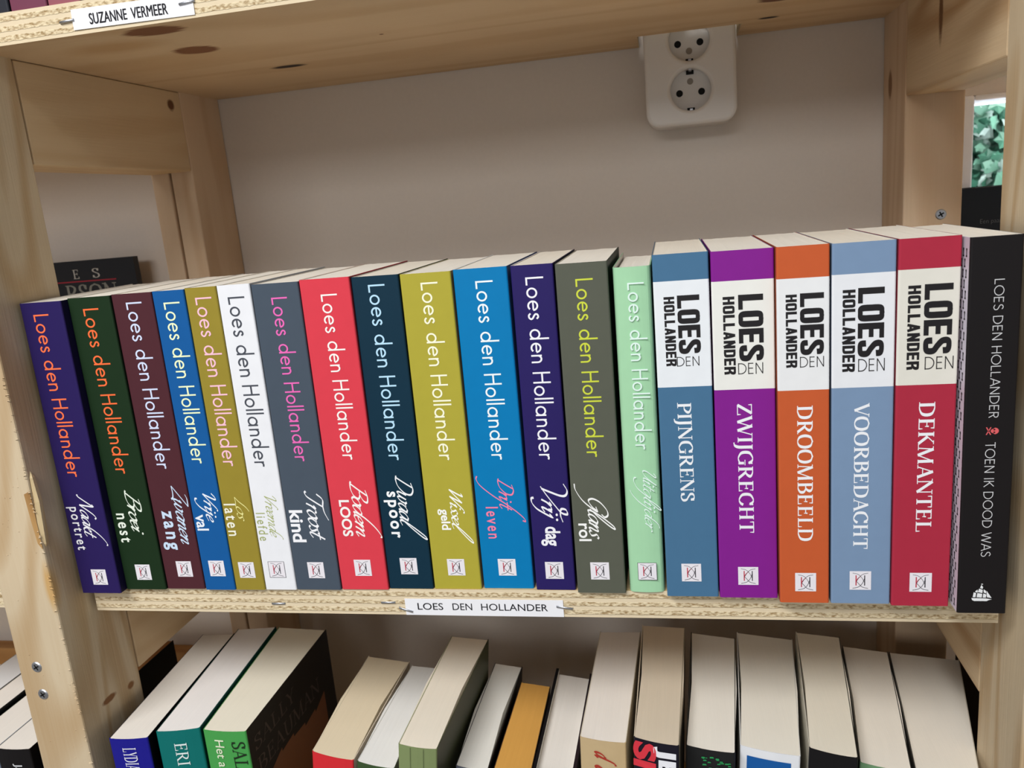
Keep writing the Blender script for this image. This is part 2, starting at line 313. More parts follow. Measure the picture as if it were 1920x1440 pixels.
# --- a pen script (x-height 1), sheared and drawn with a broad nib
BOWL = [(.74, .9), (.45, 1.0), (.12, .7), (.05, .25), (.25, 0), (.55, .3), (.76, .95)]
SCRIPT = {
 'a': (.95, [BOWL, [(.78, 1), (.70, .3), (.80, .02), (1.02, .25)]]),
 'o': (.86, [[(.5, 1), (.15, .75), (.05, .3), (.3, 0), (.62, .25), (.68, .7), (.5, 1), (.75, .85), (.95, .92)]]),
 'e': (.70, [[(.1, .45), (.45, .55), (.6, .82), (.42, 1), (.12, .7), (.08, .25), (.3, 0), (.75, .3)]]),
 'r': (.70, [[(0, .8), (.2, 1), (.15, .5), (.12, 0)], [(.15, .5), (.35, .9), (.6, 1), (.7, .85)]]),
 'n': (.94, [[(0, .75), (.2, 1), (.15, .5), (.12, 0)], [(.14, .4), (.4, .9), (.62, .98), (.66, .7), (.6, .2), (.72, 0), (.97, .28)]]),
 'm': (1.46, [[(0, .75), (.2, 1), (.15, .5), (.12, 0)], [(.14, .4), (.4, .9), (.62, .98), (.66, .7), (.62, 0)], [(.64, .4), (.9, .9), (1.12, .98), (1.16, .7), (1.1, .2), (1.22, 0), (1.47, .28)]]),
 'i': (.48, [[(0, .7), (.18, 1), (.12, .3), (.2, 0), (.48, .28)], [(.22, 1.5), (.26, 1.54)]]),
 'j': (.46, [[(0, .75), (.2, 1), (.15, 0), (.05, -.8), (-.25, -1.35), (-.62, -1.35), (-.75, -1.05)], [(.22, 1.5), (.26, 1.54)]]),
 'k': (.88, [[(.62, 2.3), (.30, 1.9), (.15, 1), (.1, 0)], [(.15, .5), (.5, 1), (.62, .8), (.3, .5), (.5, .1), (.75, 0), (.97, .25)]]),
 't': (.56, [[(.25, 1.6), (.15, .6), (.15, .1), (.35, 0), (.62, .28)], [(-.08, 1), (.52, 1.06)]]),
 's': (.62, [[(.60, .88), (.4, 1), (.2, .8), (.4, .5), (.5, .2), (.25, 0), (.02, .12)]]),
 'w': (1.45, [[(0, .8), (.16, 1), (.12, .3), (.28, 0), (.55, .35), (.68, 1)], [(.68, 1), (.62, .3), (.80, 0), (1.08, .35), (1.12, .9), (1.0, 1.0), (1.2, .84), (1.48, .92)]]),
 'd': (.97, [BOWL, [(1.35, 2.15), (1.05, 2.05), (.82, 1.5), (.72, .4), (.80, .02), (1.02, .25)]]),
 'l': (.55, [[(0, .2), (.4, 1.2), (.62, 2.2), (.48, 2.5), (.28, 1.9), (.15, .6), (.2, .05), (.4, .02), (.62, .28)]]),
 'f': (.55, [[(1.0, 2.25), (.85, 2.5), (.55, 2.1), (.3, .8), (.1, -.6), (-.25, -1.4), (-.65, -1.5), (-.8, -1.25)], [(.0, 1), (.66, 1.06)]]),
 'g': (.92, [BOWL, [(.78, 1), (.65, 0), (.4, -.9), (-.1, -1.4), (-.55, -1.35), (-.7, -1.05)]]),
 'u': (.97, [[(0, .75), (.18, 1), (.12, .3), (.3, 0), (.55, .35), (.7, 1), (.65, .3), (.75, 0), (.97, .28)]]),
 'N': (1.75, [[(-.15, .05), (.1, .12), (.5, 1.95)], [(.3, 1.9), (.55, 1.95), (1.1, .05)], [(1.1, .05), (1.45, 1.6), (1.75, 2.15), (2.05, 2.0)]]),
 'B': (1.3, [[(.45, 1.95), (.3, 1), (.1, 0)], [(0, 1.8), (.5, 2), (1.1, 1.9), (1.15, 1.45), (.75, 1.1), (.4, 1.05)], [(.75, 1.1), (1.18, .85), (1.12, .3), (.65, 0), (.1, 0), (-.15, .12)]]),
 'Z': (1.2, [[(.15, 1.75), (.5, 1.95), (1.3, 1.95)], [(1.3, 1.95), (0, 0)], [(0, 0), (.7, .05), (1.2, -.05), (1.45, -.3)]]),
 'V': (1.05, [[(-.25, 1.4), (0, 1.9), (.25, 1.85), (.32, 1), (.38, 0)], [(.38, 0), (.9, 1.2), (1.25, 1.95), (1.5, 1.95)]]),
 'L': (1.0, [[(.75, 2.1), (.45, 1.6), (.25, .6), (0, 0)], [(0, 0), (.5, .06), (1.05, -.02)]]),
 'T': (1.1, [[(-.3, 1.3), (0, 1.9), (.7, 1.85), (1.3, 1.95), (1.9, 2.3)], [(.75, 1.85), (.6, 1), (.4, .2), (.1, 0), (-.1, .15)]]),
 'D': (1.5, [[(.4, 1.95), (.25, 1), (.05, 0)], [(-.05, 1.8), (.6, 2), (1.25, 1.7), (1.4, 1), (1.0, .25), (.4, 0), (-.15, .08)]]),
 'W': (1.75, [[(0, 1.8), (.25, 1.95), (.3, 0)], [(.3, 0), (1, 1.9)], [(1, 1.9), (1.05, 0)], [(1.05, 0), (1.6, 1.7), (1.85, 2.1), (2.1, 2.0)]]),
 'G': (1.35, [[(1.35, 1.55), (1.1, 1.95), (.6, 1.9), (.15, 1.3), (.1, .6), (.5, .1), (1.0, .4), (1.15, .95)], [(.8, .95), (1.22, 1), (1.05, .2), (.7, -.6), (.1, -1.1), (-.4, -1.0)]]),
 'U': (1.35, [[(0, 1.6), (.2, 1.95), (.35, 1.7), (.2, .6), (.4, 0), (.8, .3), (1.05, 1.2), (1.15, 1.95)], [(1.15, 1.95), (1.05, .6), (1.15, .05), (1.4, .25)]]),
}
SCRIPT_ALT = {  # letters drawn with a flourish on one cover only
 ('Dwaal', 4): (.55, [[(0, .2), (.5, 1.2), (1.0, 2.5), (1.05, 3.05), (.8, 2.9), (.4, 1.7), (.15, .6), (.2, .05), (.4, .02), (.7, .2)]]),
 ('Wissel', 5): (.55, [[(0, .2), (.5, 1.2), (1.0, 2.5), (1.05, 3.05), (.8, 2.9), (.4, 1.7), (.15, .6), (.2, .05), (.4, .02), (.7, .2)]]),
 ('Glans', 1): (.55, [[(0, .2), (.5, 1.2), (.95, 2.4), (1.0, 2.9), (.75, 2.75), (.35, 1.6), (.15, .6), (.2, .05), (.4, .02), (.6, .2)]]),
 ('Naakt', 3): (.88, [[(1.5, 3.0), (1.2, 3.05), (.7, 2.5), (.3, 1.6), (.15, .8), (.1, 0)], [(.15, .5), (.5, 1), (.62, .8), (.3, .5), (.5, .1), (.75, 0), (.97, .25)]]),
 ('Bodem', 2): (.97, [BOWL, [(2.0, 3.1), (1.75, 3.15), (1.25, 2.5), (.85, 1.4), (.72, .4), (.80, .02), (1.02, .25)]]),
 ('Vrij', 0): (1.1, [[(-1.2, 2.4), (-.75, 2.75), (-.25, 2.55), (.0, 2.0), (.1, 1.0), (.15, .1)], [(.0, .0), (.5, .55), (1.1, 1.35), (1.5, 2.0), (1.4, 2.6), (1.05, 2.5), (1.2, 2.0), (1.8, 1.9), (2.3, 2.1)]]),
 ('Drift', 3): (.55, [[(1.6, 2.9), (1.55, 3.25), (1.2, 3.1), (.75, 2.2), (.3, .8), (-.1, -.9), (-.7, -2.4), (-1.3, -2.9), (-1.8, -2.8)], [(.0, 1), (.66, 1.06)]]),
 ('Glans', 0): (1.35, [[(1.30, 1.5), (1.45, 1.85), (1.1, 2.2), (.6, 2.1), (.1, 1.4), (.05, .6), (.45, .1), (.95, .5), (1.1, .95)], [(.75, .9), (1.2, 1.0), (1.0, .1), (.6, -.7), (-.1, -1.3), (-.7, -1.4)]]),
 ('Vrij', 3): (.46, [[(0, .75), (.2, 1), (.15, 0), (.05, -.6), (-.25, -1.0), (-.62, -1.05), (-.8, -.8)], [(.22, 1.5), (.26, 1.54)]]),
 ('Uitglijder', 6): (.46, [[(0, .75), (.2, 1), (.15, 0), (.0, -.9), (-.35, -1.7), (-.75, -2.1)], [(.22, 1.5), (.26, 1.54)]]),
}
def script_text(s, weight=1.0):
    out = []; x = 0; nib = Vector((math.cos(math.radians(28)), math.sin(math.radians(28)))); sh = 0.42
    for i, ch in enumerate(s):
        adv, strokes = SCRIPT_ALT.get((s, i), SCRIPT[ch])
        for st in strokes:
            if len(st) == 2 and abs(st[0][0]-st[1][0]) < .06 and abs(st[0][1]-st[1][1]) < .06:
                cx, cy = st[0]; out.append(([(x+cx+sh*cy+.12*math.cos(t), cy+.12*math.sin(t), 0) for t in [i*math.pi/6 for i in range(12)]], [tuple(range(12))])); continue
            q = [(x+a+sh*b, b) for a, b in catmull(st)]; w = []
            for k in range(len(q)):
                a = q[max(0, k-1)]; b = q[min(len(q)-1, k+1)]; d = Vector((b[0]-a[0], b[1]-a[1])); d = d.normalized() if d.length > 1e-9 else nib
                w.append(weight*(.075+.19*abs(d.x*nib.y-d.y*nib.x)))
            ribbon(q, w, out)
        x += adv*.93
    return out
# --- a condensed heavy grotesque (cap height 1, letters a wide, stems sv, bars sh)
def block_text(s, a=.56, sv=.22, sh=.17, gap=.07):
    out = []; x = 0
    def st(x0, y0, x1, y1, w=None): ribbon([(x+x0, y0), (x+x1, y1)], w or sv, out)
    def hb(x0, x1, y): ribbon([(x+x0, y), (x+x1, y)], sh, out)
    def cv(p):
        q = catmull([(x+u, v) for u, v in p], 9); w = []
        for i in range(len(q)):
            d = Vector(q[min(len(q)-1, i+1)])-Vector(q[max(0, i-1)]); d = d.normalized(); w.append(sh+(sv-sh)*abs(d.y))
        ribbon(q, w, out)
    for ch in s:
        h = sv/2; k = sh/2; w = a
        if ch == 'L': st(h, 0, h, 1); hb(h, a*.92, k); w = a*.92
        elif ch == 'E': st(h, 0, h, 1); hb(h, a*.92, k); hb(h, a*.92, 1-k); hb(h, a*.86, .51); w = a*.94
        elif ch == 'H': st(h, 0, h, 1); st(a-h, 0, a-h, 1); hb(h, a-h, .52)
        elif ch == 'N': st(h, 0, h, 1); st(a-h, 0, a-h, 1); st(h*.9, 1, a-h*.9, 0, sv*.95)
        elif ch == 'O': cv([(a/2, 1-k), (h+.02, .86), (h, .5), (h+.02, .14), (a/2, k), (a-h-.02, .14), (a-h, .5), (a-h-.02, .86), (a/2, 1-k)])
        elif ch == 'D': st(h, 0, h, 1); cv([(h, 1-k), (a*.5, 1-k), (a-h-.02, .84), (a-h, .5), (a-h-.02, .16), (a*.5, k), (h, k)])
        elif ch == 'R': st(h, 0, h, 1); cv([(h, 1-k), (a*.55, 1-k), (a-h, .87), (a-h, .66), (a*.55, .48), (h, .48)]); st(a-h-.03, .46, a-h+.01, 0, sv*.95)
        elif ch == 'S': cv([(a-h, .70), (a-h-.02, .86), (a/2, 1-k), (h+.02, .87), (h+.02, .68), (a/2, .51), (a-h, .36), (a-h-.01, .14), (a/2, k), (h+.02, .13), (h, .32)])
        elif ch == 'A': st(h*.8, 0, a/2, 1, sv*.9); st(a-h*.8, 0, a/2, 1, sv*.9); hb(a*.25, a*.75, .26)
        x += w+gap
    return out
# --- upright sans from the application's own built-in face
_fc = {}
def plain_text(s, off=0.0, space=1.0):
    key = (s, off, space)
    if key in _fc: return _fc[key]
    cu = bpy.data.curves.new('lettering', 'FONT'); cu.body = s; cu.size = 1.0; cu.offset = off; cu.space_character = space; cu.resolution_u = 4
    o = bpy.data.objects.new('lettering', cu); COL.objects.link(o)
    bpy.context.view_layer.update()
    me = o.evaluated_get(bpy.context.evaluated_depsgraph_get()).to_mesh()
    r = [([(v.co.x, v.co.y, 0) for v in me.vertices], [tuple(p.vertices) for p in me.polygons])]
    bpy.data.objects.remove(o); bpy.data.curves.remove(cu)
    _fc[key] = r; return r
from mathutils.geometry import delaunay_2d_cdt
def union_once(t):
    """one flat outline without overlaps from all strokes of a piece of lettering"""
    V, F = [], []
    for v, f in t:
        k = len(V); V += [Vector((p[0], p[1])) for p in v]
        for q in f:
            for i in range(1, len(q)-1):
                a, b, c = q[0]+k, q[i]+k, q[i+1]+k
                ar = (V[b]-V[a]).cross(V[c]-V[a])
                if abs(ar) > 1e-9: F.append((a, b, c) if ar > 0 else (a, c, b))
    area_of = lambda P, T: sum(abs((P[q[1]]-P[q[0]]).cross(P[q[2]]-P[q[0]]))/2 for q in T)
    total = area_of(V, F)
    for eps in (1e-6, 1e-5, 1e-4, 1e-3, 1e-7):
        rnd = random.Random(3); J = [p+Vector((rnd.uniform(-1, 1), rnd.uniform(-1, 1)))*eps*3 for p in V]
        try: vo, eo, fo, ov, oe, of = delaunay_2d_cdt(J, [], F, 0, eps)
        except Exception: continue
        T = [tuple(f) for f, o in zip(fo, of) if o]
        if .5*total < area_of(vo, T) < 1.005*total: return [([(p.x, p.y, 0) for p in vo], T)]
    return None
def union(t):
    r = union_once(t)
    if r is None:      # piece by piece, each a hair nearer the eye than the last
        r = []
        for q in t: r += union_once([q]) or [q]
    return r
def bold(s, d):
    return [([(p[0]+dx, p[1], 0) for p in v], f) for v, f in plain_text(s) for dx in (0, -d, d)]
def bounds(t):
    xs = [v[0] for p in t for v in p[0]]; ys = [v[1] for p in t for v in p[0]]
    return min(xs), max(xs), min(ys), max(ys)
def put(mb, t, fn, mi=0):
    """adds lettering pieces to a mesh through fn(x, y) -> (x, y, z)"""
    for k, (v, f) in enumerate(t):
        mb.add([fn(p[0], p[1], k) for p in v], f, mi)
def spine_fn(xb, z0, sx, sy, x_min, y=-.012):
    """reads downwards on a spine: letters' tops point to +x, text runs to -z"""
    return lambda a, b, k: (xb+b*sy, y-.0007*k, z0-(a-x_min)*sx)
def spine_lettering(mb, t, xb, z0, z1, height, ref, mi=0, y=-.012):
    t = union(t)
    x0, x1, _, _ = bounds(t); put(mb, t, spine_fn(xb, z0, (z0-z1)/(x1-x0), height/ref, x0, y), mi)

# ------------------------------------------------------------------ room setting
M_WALL = plaster('wall_paint', (224, 215, 206))
M_FLOOR = plaster('floor_vinyl', (150, 140, 128), 60)
M_WHITE_PAINT = flat('window_frame_paint', (248, 248, 253), .4)
FLOOR_Z, WALL_Y = -128.0, 28.04
WX0, WX1, WZ0, WZ1 = 33.9, 108.0, -6.0, 28.6     # the window opening
wb = MB()
wb.box(-260, WX0, WALL_Y, WALL_Y+12, FLOOR_Z, 160); wb.box(WX1, 260, WALL_Y, WALL_Y+12, FLOOR_Z, 160)
wb.box(WX0, WX1, WALL_Y, WALL_Y+12, FLOOR_Z, WZ0); wb.box(WX0, WX1, WALL_Y, WALL_Y+12, WZ1, 160)
setp(wb.build('wall_back', M_WALL), kind='structure')
setp(MB().box(-260, 260, -420, WALL_Y, FLOOR_Z-4, FLOOR_Z).build('floor', M_FLOOR), kind='structure')
win = empty('window_1', (WX0, WALL_Y, WZ0), kind='structure')
fr = MB()
fw = 1.7
for (a, b, c, d) in ((0, fw, 0, WZ1-WZ0), (WX1-WX0-fw, WX1-WX0, 0, WZ1-WZ0), (fw, WX1-WX0-fw, 0, 2), (fw, WX1-WX0-fw, WZ1-WZ0-.45, WZ1-WZ0)):
    fr.box(a, b, -.2, 6, c, d)
fr.build('window_frame', M_WHITE_PAINT, win, bevel=.15)
gm, gnt, gb = new_mat('window_glass'); gb.inputs['Transmission Weight'].default_value = 1; gb.inputs['Roughness'].default_value = 0.02; gb.inputs['IOR'].default_value = 1.02
gb.inputs['Base Color'].default_value = (.97, 1, .99, 1)
MB().box(fw-.2, WX1-WX0-fw+.2, 3, 3.3, 1.8, WZ1-WZ0-.3).build('window_pane', gm, win)
# ivy outside the window
iv = MB()
M_IVY = [flat('ivy_leaf_dark', (54, 102, 84), .35), flat('ivy_leaf_mid', (108, 154, 136), .3), flat('ivy_leaf_pale', (192, 214, 210), .3)]
leaf = [(0, -.4), (.5, -.62), (.6, -.1), (.92, .15), (.55, .5), (0, 1.05), (-.55, .5), (-.92, .15), (-.6, -.1), (-.5, -.62)]
for i in range(12000):
    c = Vector((random.uniform(38, 125), random.uniform(108, 126), random.uniform(-18, 62))); s = random.uniform(.9, 2.0)
    R = Matrix.Rotation(random.uniform(-.9, .9), 3, 'X') @ Matrix.Rotation(random.uniform(-.9, .9), 3, 'Z') @ Matrix.Rotation(random.uniform(0, 6.28), 3, 'Y')
    v = [c+R @ Vector((p[0]*s, -.12*s*abs(p[0]), p[1]*s)) for p in leaf]+[c+R @ Vector((0, -.15*s, 0))]
    iv.add(v, [(k, (k+1) % 10, 10) for k in range(10)], random.choice((0, 0, 1, 1, 2)))
iv.box(20, 200, 130, 134, FLOOR_Z, 100, 0)
setp(iv.build('ivy', M_IVY), 'dense green ivy growing outside the window behind the bookcase', 'ivy', kind='stuff')

# ------------------------------------------------------------------ bookcase
XL, XR, PY0, PY1, BY0, BY1 = -29.32, 28.81, -3.05, 3.13, 21.69, 27.98
T = 1.79; ZU = 35.2; ZB = 28.6; ZL = -33.5
case = empty('bookcase', (0, 12, FLOOR_Z), 'raw pine bookcase with plywood shelves standing against the pale wall', 'bookcase')
def cpart(mb, name, mats, bevel=0, parent=None, **kw):
    o = mb.build(name, mats, parent or case, bevel)
    if parent is None: o.location = -Vector(case.location)
    return o
KN = ((120, 84, 58), (96, 66, 48))
W_POST = wood('pine_post', 2, base=(212, 194, 164), dark=(184, 154, 114), seed=1.3, ring=10,
              knots=(((-29.3, -.3, -8.6), (.9, .75, .28), (130, 88, 50), .35), ((-29.3, 2.0, -9.0), (.6, .35, .25), (140, 96, 56), .5), ((-29.45, -3.05, 1.5), (.3, .5, 1.2), (200, 162, 106), 1.0)))
W_POST_B = wood('pine_post_rear', 2, base=(220, 194, 164), dark=(206, 174, 140), seed=4.1, ring=6,
                knots=(((28.8, 25.9, 29.9), (.5, .55, 1.1), (142, 104, 74), .4),))
W_BRACE_L = wood('pine_brace', 1, base=(216, 190, 152), dark=(206, 176, 136), seed=2.2, ring=8, knots=(((-29.3, 20.2, 34.0), (.5, .45, .45), (110, 72, 44), .5),))
W_BRACE_R = wood('pine_brace_figured', 1, base=(222, 198, 162), dark=(178, 140, 98), seed=5.7, ring=6, knots=(((28.8, 14.1, 32.9), (.3, .35, 1.6), (120, 84, 54), .7),))
W_UNDER = wood('plywood_face', 0, base=(220, 192, 154), dark=(206, 172, 130), seed=3.0, ring=5, knots=(
    ((-18.05, 1.5, ZU), (2.2, 1.15, .8), (128, 84, 54), .25), ((-19.0, 7.6, ZU), (1.7, 1.3, .8), (132, 88, 58), .25),
    ((-16.8, 16.9, ZU), (1.35, .5, .8), (42, 26, 18), .5), ((19.3, 15.5, ZU), (1.5, 1.0, .8), (112, 70, 46), .3), ((19.3, 21.9, ZU), (.75, .34, .8), (36, 22, 16), .4),
    ((-6.9, 10.3, ZU), (.16, .14, .4), (110, 70, 44), .4), ((-22.5, 4.0, ZU), (2.2, 1.0, .6), (196, 160, 118), 1.2)))
W_TOPFACE = wood('plywood_top_face', 0, base=(222, 196, 150), dark=(204, 168, 118), seed=8.0, ring=4)
M_STEEL = flat('zinc_steel', (196, 198, 204), .42, .5, .05, 400, metal=1.0)
M_DARK = flat('shadow_slot', (22, 20, 20), .7)
for (x0, x1) in ((XL-4.08, XL), (XR, XR+4.1)):
    for (y0, y1, mt) in ((PY0, PY1, W_POST), (BY0, BY1, W_POST_B)):
        left_front = x1 == XL and y0 == PY0
        left_rear = x1 == XL and y0 == BY0
        m = MB()
        if left_rear:      # the rear post is cracked along its front face
            gx = x0+1.72
            m.add([(x0, y0, 0), (gx, y0, 0), (gx+.12, y0+1.4, 0), (gx+.24, y0, 0), (x1, y0, 0), (x1, y1, 0), (x0, y1, 0)]*1, [])
            base = m.v[-7:]; zz = (FLOOR_Z, 78)
            m = MB(); v = [(a, b, zz[0]) for a, b, _ in base]+[(a, b, zz[1]) for a, b, _ in base]
            m.add(v, [(i, (i+1) % 7, 7+(i+1) % 7, 7+i) for i in range(7)]+[tuple(range(6, -1, -1)), tuple(range(7, 14))])
        else:
            m.box(x0, x1, y0, y1, FLOOR_Z, 78)
        p = cpart(m, 'post', mt, .12)
        def scr(c, ax):
            sm = MB(); cyl(sm, c, ax, .40, .06, 28, 0, .33)
            for a in (.5, .5+math.pi/2):
                dx, dz = math.cos(a), math.sin(a); h = .22; w = .05; yy = c[1]+ax[1]*.068
                sm.add([(c[0]+dx*h-dz*w, yy, c[2]+dz*h+dx*w), (c[0]-dx*h-dz*w, yy, c[2]-dz*h+dx*w), (c[0]-dx*h+dz*w, yy, c[2]-dz*h-dx*w), (c[0]+dx*h+dz*w, yy, c[2]+dz*h-dx*w)], [(0, 1, 2, 3)], 1)
            sm.build('screw', [M_STEEL, M_DARK], p)
        if left_front:
            scr((-31.95, PY0, -4.42), (1, -1)); scr((-31.95, PY0, -6.5), (1, -1))
            # a long splinter torn out of the sawn corner, and small burrs along it
            sp = MB(); prof = [(9.4, .02, .02), (9.0, .22, .10), (7.4, .34, .2), (5.2, .38, .24), (4.5, .30, .18), (4.2, .06, .05)]
            v = []
            for (z, w, t_) in prof:
                xx = -29.30+.10*math.sin(z); yy = PY0+.35
                v += [(xx-.02, yy-w*.9, z), (xx+t_, yy-w*.4, z), (xx+t_*.7, yy+w*.6, z), (xx-.02, yy+w*.8, z)]
            sp.add(v, [(4*i+k, 4*i+(k+1) % 4, 4*i+4+(k+1) % 4, 4*i+4+k) for i in range(5) for k in range(4)]+[(3, 2, 1, 0), (20, 21, 22, 23)])
            sp.build('splinter', wood('splinter_wood', 2, base=(226, 204, 160), dark=(196, 160, 108)), p)
            bu = MB()
            for _ in range(110):
                z = random.uniform(-12, 16); e = random.random() < .55
                c = Vector((XL-random.uniform(0, .12 if e else 3.4), PY0-.01, z)); r = random.uniform(.05, .09) if e else random.uniform(.02, .045)
                a = random.uniform(-.6, .6)
                bu.add([c+Vector((-r*1.6, 0, -r*.5+a*r)), c+Vector((r*1.6, 0, -r*.5-a*r)), c+Vector((0, 0, r)), c+Vector((0, -r*1.1, 0))], [(0, 1, 3), (1, 2, 3), (2, 0, 3), (0, 2, 1)])
            setp(bu.build('wood_burrs', W_POST, p), kind='stuff')
            gg = MB()   # the hollow the splinter left
            gg.add([(XL-.02, PY0-.012, 8.2), (XL-.5, PY0-.012, 8.0), (XL-.42, PY0-.012, 6.2), (XL-.30, PY0-.012, 4.6), (XL-.02, PY0-.012, 4.2)], [(0, 1, 2, 3, 4)])
            gg.build('torn_hollow', wood('torn_wood', 2, base=(186, 146, 92), dark=(140, 98, 56)), p)
        if x0 == XR and y0 == BY0: scr((31.47, BY0, 19.85), (1, -1))
# outer posts of the neighbouring bays
for x0 in (-94, 90):
    for (y0, y1) in ((PY0, PY1), (BY0, BY1)):
        cpart(MB().box(x0, x0+4.1, y0, y1, FLOOR_Z, 78), 'post', W_POST, .12)
# braces between front and rear posts, under each shelf
for (x0, x1, mt) in ((XL-4.0, XL-.05, W_BRACE_L), (XR+.05, XR+4.0, W_BRACE_R)):
    for z in (ZB, -8.35, ZL-T-6.5):
        z1 = {ZB: ZU-.03, -8.35: -T-.03}.get(z, ZL-T-.03)
        cpart(MB().box(x0, x1, PY1+.14, BY0-.02, z, z1), 'brace', mt, .1)
# shelves
def board(x0, x1, y0, y1, z0, seed, notch=None, end_mat=None):
    m = MB()
    if notch:
        nx0, nx1, ny = notch
        pr = [(x0, y0), (x1, y0), (x1, y1), (nx1, y1), (nx1, ny), (nx0, ny), (nx0, y1), (x0, y1)]
    else: pr = [(x0, y0), (x1, y0), (x1, y1), (x0, y1)]
    n = len(pr); v = [(a, b, z0) for a, b in pr]+[(a, b, z0+T) for a, b in pr]
    m.add(v, [tuple(range(n-1, -1, -1))], 0); k = 0
    m.f.append(tuple(range(n, 2*n))); m.m.append(1)
    for i in range(n): m.f.append((i, (i+1) % n, n+(i+1) % n, n+i)); m.m.append(2)
    return cpart(m, 'shelf_board', [W_UNDER, W_TOPFACE, ply_edge('plywood_edge', z0, T)])
def staple(parent, x, z, dx, dz, y=0.0):
    """a fired staple: a round wire lying on the edge, its ends bent in"""
    m = MB(); L = math.hypot(dx, dz); u = Vector((dx/L, 0, dz/L)); r = .075
    P = [Vector((x, y+.05, z)), Vector((x, y-.06, z))+u*.04, Vector((x, y-.07, z))+u*(L*.5), Vector((x, y-.06, z))+u*(L-.04), Vector((x, y+.05, z))+u*L]
    v = []; n = 8; up = Vector((-u.z, 0, u.x))
    for p in P:
        for i in range(n):
            a = 2*math.pi*i/n; v.append(p+up*(r*math.cos(a))+Vector((0, -1, 0))*(r*.6*math.sin(a)))
    m.add(v, [(k*n+i, k*n+(i+1) % n, (k+1)*n+(i+1) % n, (k+1)*n+i) for k in range(len(P)-1) for i in range(n)])
    return m.build('staple', M_STEEL, parent, smooth=True)
b_mid = board(XL+.35, XR-.3, 0, 27.9, -T, 0)
staple(b_mid, -15.6, -1.10, 1.0, .02); staple(b_mid, -7.9, -.93, 1.0, .02)
b_up = board(XL-4.0, XR+4.05, 0, 27.95, ZU, 1, notch=(9.6, 17.5, 22.9))
board(XL+.35, XR-.3, 0, 27.9, ZL-T, 2)
board(-92, 92, 0, 27.95, 78.05, 4)  # unseen top shelf, added to keep lamp light out of the notch
for (x0, x1) in ((-92, XL-4.2), (XR+4.2, 92)):
    for z in (-T, ZU, ZL-T):
        if z == ZU: board(x0 if x0 < 0 else XR+4.3, x1 if x0 > 0 else XL-4.3, 0, 27.9, z, 3)
        else: board(x0, x1, .2 if x0 < 0 else 0, 27.9, z, 3)
# a rail on the wall behind the left bay
cpart(MB().box(-92, XL-4.2, 26.4, 28.0, -23.7, -21.5), 'rear_rail', wood('rail_wood', 0, base=(196, 150, 96), dark=(168, 120, 70)), .1)

# ------------------------------------------------------------------ shelf labels
M_PAPER = flat('label_paper', (240, 240, 244), .6, .2, .01)
M_INK = flat('label_ink', (26, 26, 32), .6, .2)
def shelf_label(loc, w, h, tilt, label, words, cap, zc, staples, off):
    r = empty('shelf_label', loc, label, 'label', 'paper name labels stapled to the shelf edges'); r.rotation_euler = (0, tilt, 0)
    m = MB(); n = 12
    v = []
    for i in range(n+1):
        x = w*i/n; b = .02+.05*math.sin(math.pi*i/n)**2*0.3
        v += [(x, -b-.03, 0), (x, -b-.03, h), (x, -b, h), (x, -b, 0)]
    m.add(v, [(4*i+k, 4*i+4+k, 4*i+4+(k+1) % 4, 4*i+(k+1) % 4) for i in range(n) for k in range(4)]+[(3, 2, 1, 0), (4*n, 4*n+1, 4*n+2, 4*n+3)])
    m.build('paper_strip', M_PAPER, r)
    t = MB()
    H = bounds(plain_text('H'))[3]
    for (s, x0, x1) in words:
        q = bold(s, off) if off else plain_text(s); a, b, _, _ = bounds(q); k = (x1-x0)/(b-a)
        put(t, q, lambda X, Y, i, a=a, k=k, x0=x0: (x0+(X-a)*k, -.075-.003*i, zc-cap/2+Y*cap/H))
    t.build('lettering', M_INK, r)
    for (x, z, dx, dz) in staples: staple(r, x, z, dx, dz, -.03)
shelf_label((-6.25, -.01, -1.77), 10.25, 1.13, 0, 'white paper label reading LOES DEN HOLLANDER on the middle shelf edge',
            (('LOES', .83, 2.52), ('DEN', 3.15, 4.43), ('HOLLANDER', 5.02, 9.27)), .46, .62, ((-.45, .52, .95, -.3), (9.8, .72, 1.05, -.14)), 0.0)
shelf_label((-22.12, -.01, 35.46), 7.8, 1.12, math.radians(.8), 'white paper label reading SUZANNE VERMEER on the top shelf edge',
            (('SUZANNE', 1.13, 3.58), ('VERMEER', 3.85, 6.18)), .58, .50, ((-.85, .5, 1.0, .06), (6.9, .62, 1.0, .1)), 0.02)

# ------------------------------------------------------------------ wall socket
M_SOCKET = flat('white_socket_plastic', (226, 222, 218), .22, .5, .01)
M_HOLE = flat('socket_hole', (10, 9, 9), .8)
SY = 24.0; SXC, SZ0, SZ1 = 13.58, 28.35, 37.4; SW = 7.1
soc = empty('wall_socket', (SXC, WALL_Y, SZ0), 'white double wall socket half hidden behind the top shelf', 'socket')
cu = bpy.data.curves.new('plate', 'CURVE'); cu.dimensions = '2D'; cu.fill_mode = 'BOTH'
def spl(pts):
    s = cu.splines.new('POLY'); s.points.add(len(pts)-1); s.use_cyclic_u = True
    for p, q in zip(s.points, pts): p.co = (q[0]*CM, q[1]*CM, 0, 1)
def rrect(x0, x1, y0, y1, r, n=8):
    o = []
    for cx, cy, a in ((x1-r, y1-r, 0), (x0+r, y1-r, 90), (x0+r, y0+r, 180), (x1-r, y0+r, 270)):
        o += [(cx+r*math.cos(math.radians(a+90*i/n)), cy+r*math.sin(math.radians(a+90*i/n))) for i in range(n+1)]
    return o
bev = .28
spl(rrect(-SW/2+bev, SW/2-bev, bev, SZ1-SZ0-bev, 1.1-bev))
CR = 1.86; cz = (31.02-SZ0, 34.66-SZ0+.1)
for c in cz: spl(arc(0, c, CR, CR, 0, 360, 48)[:-1])
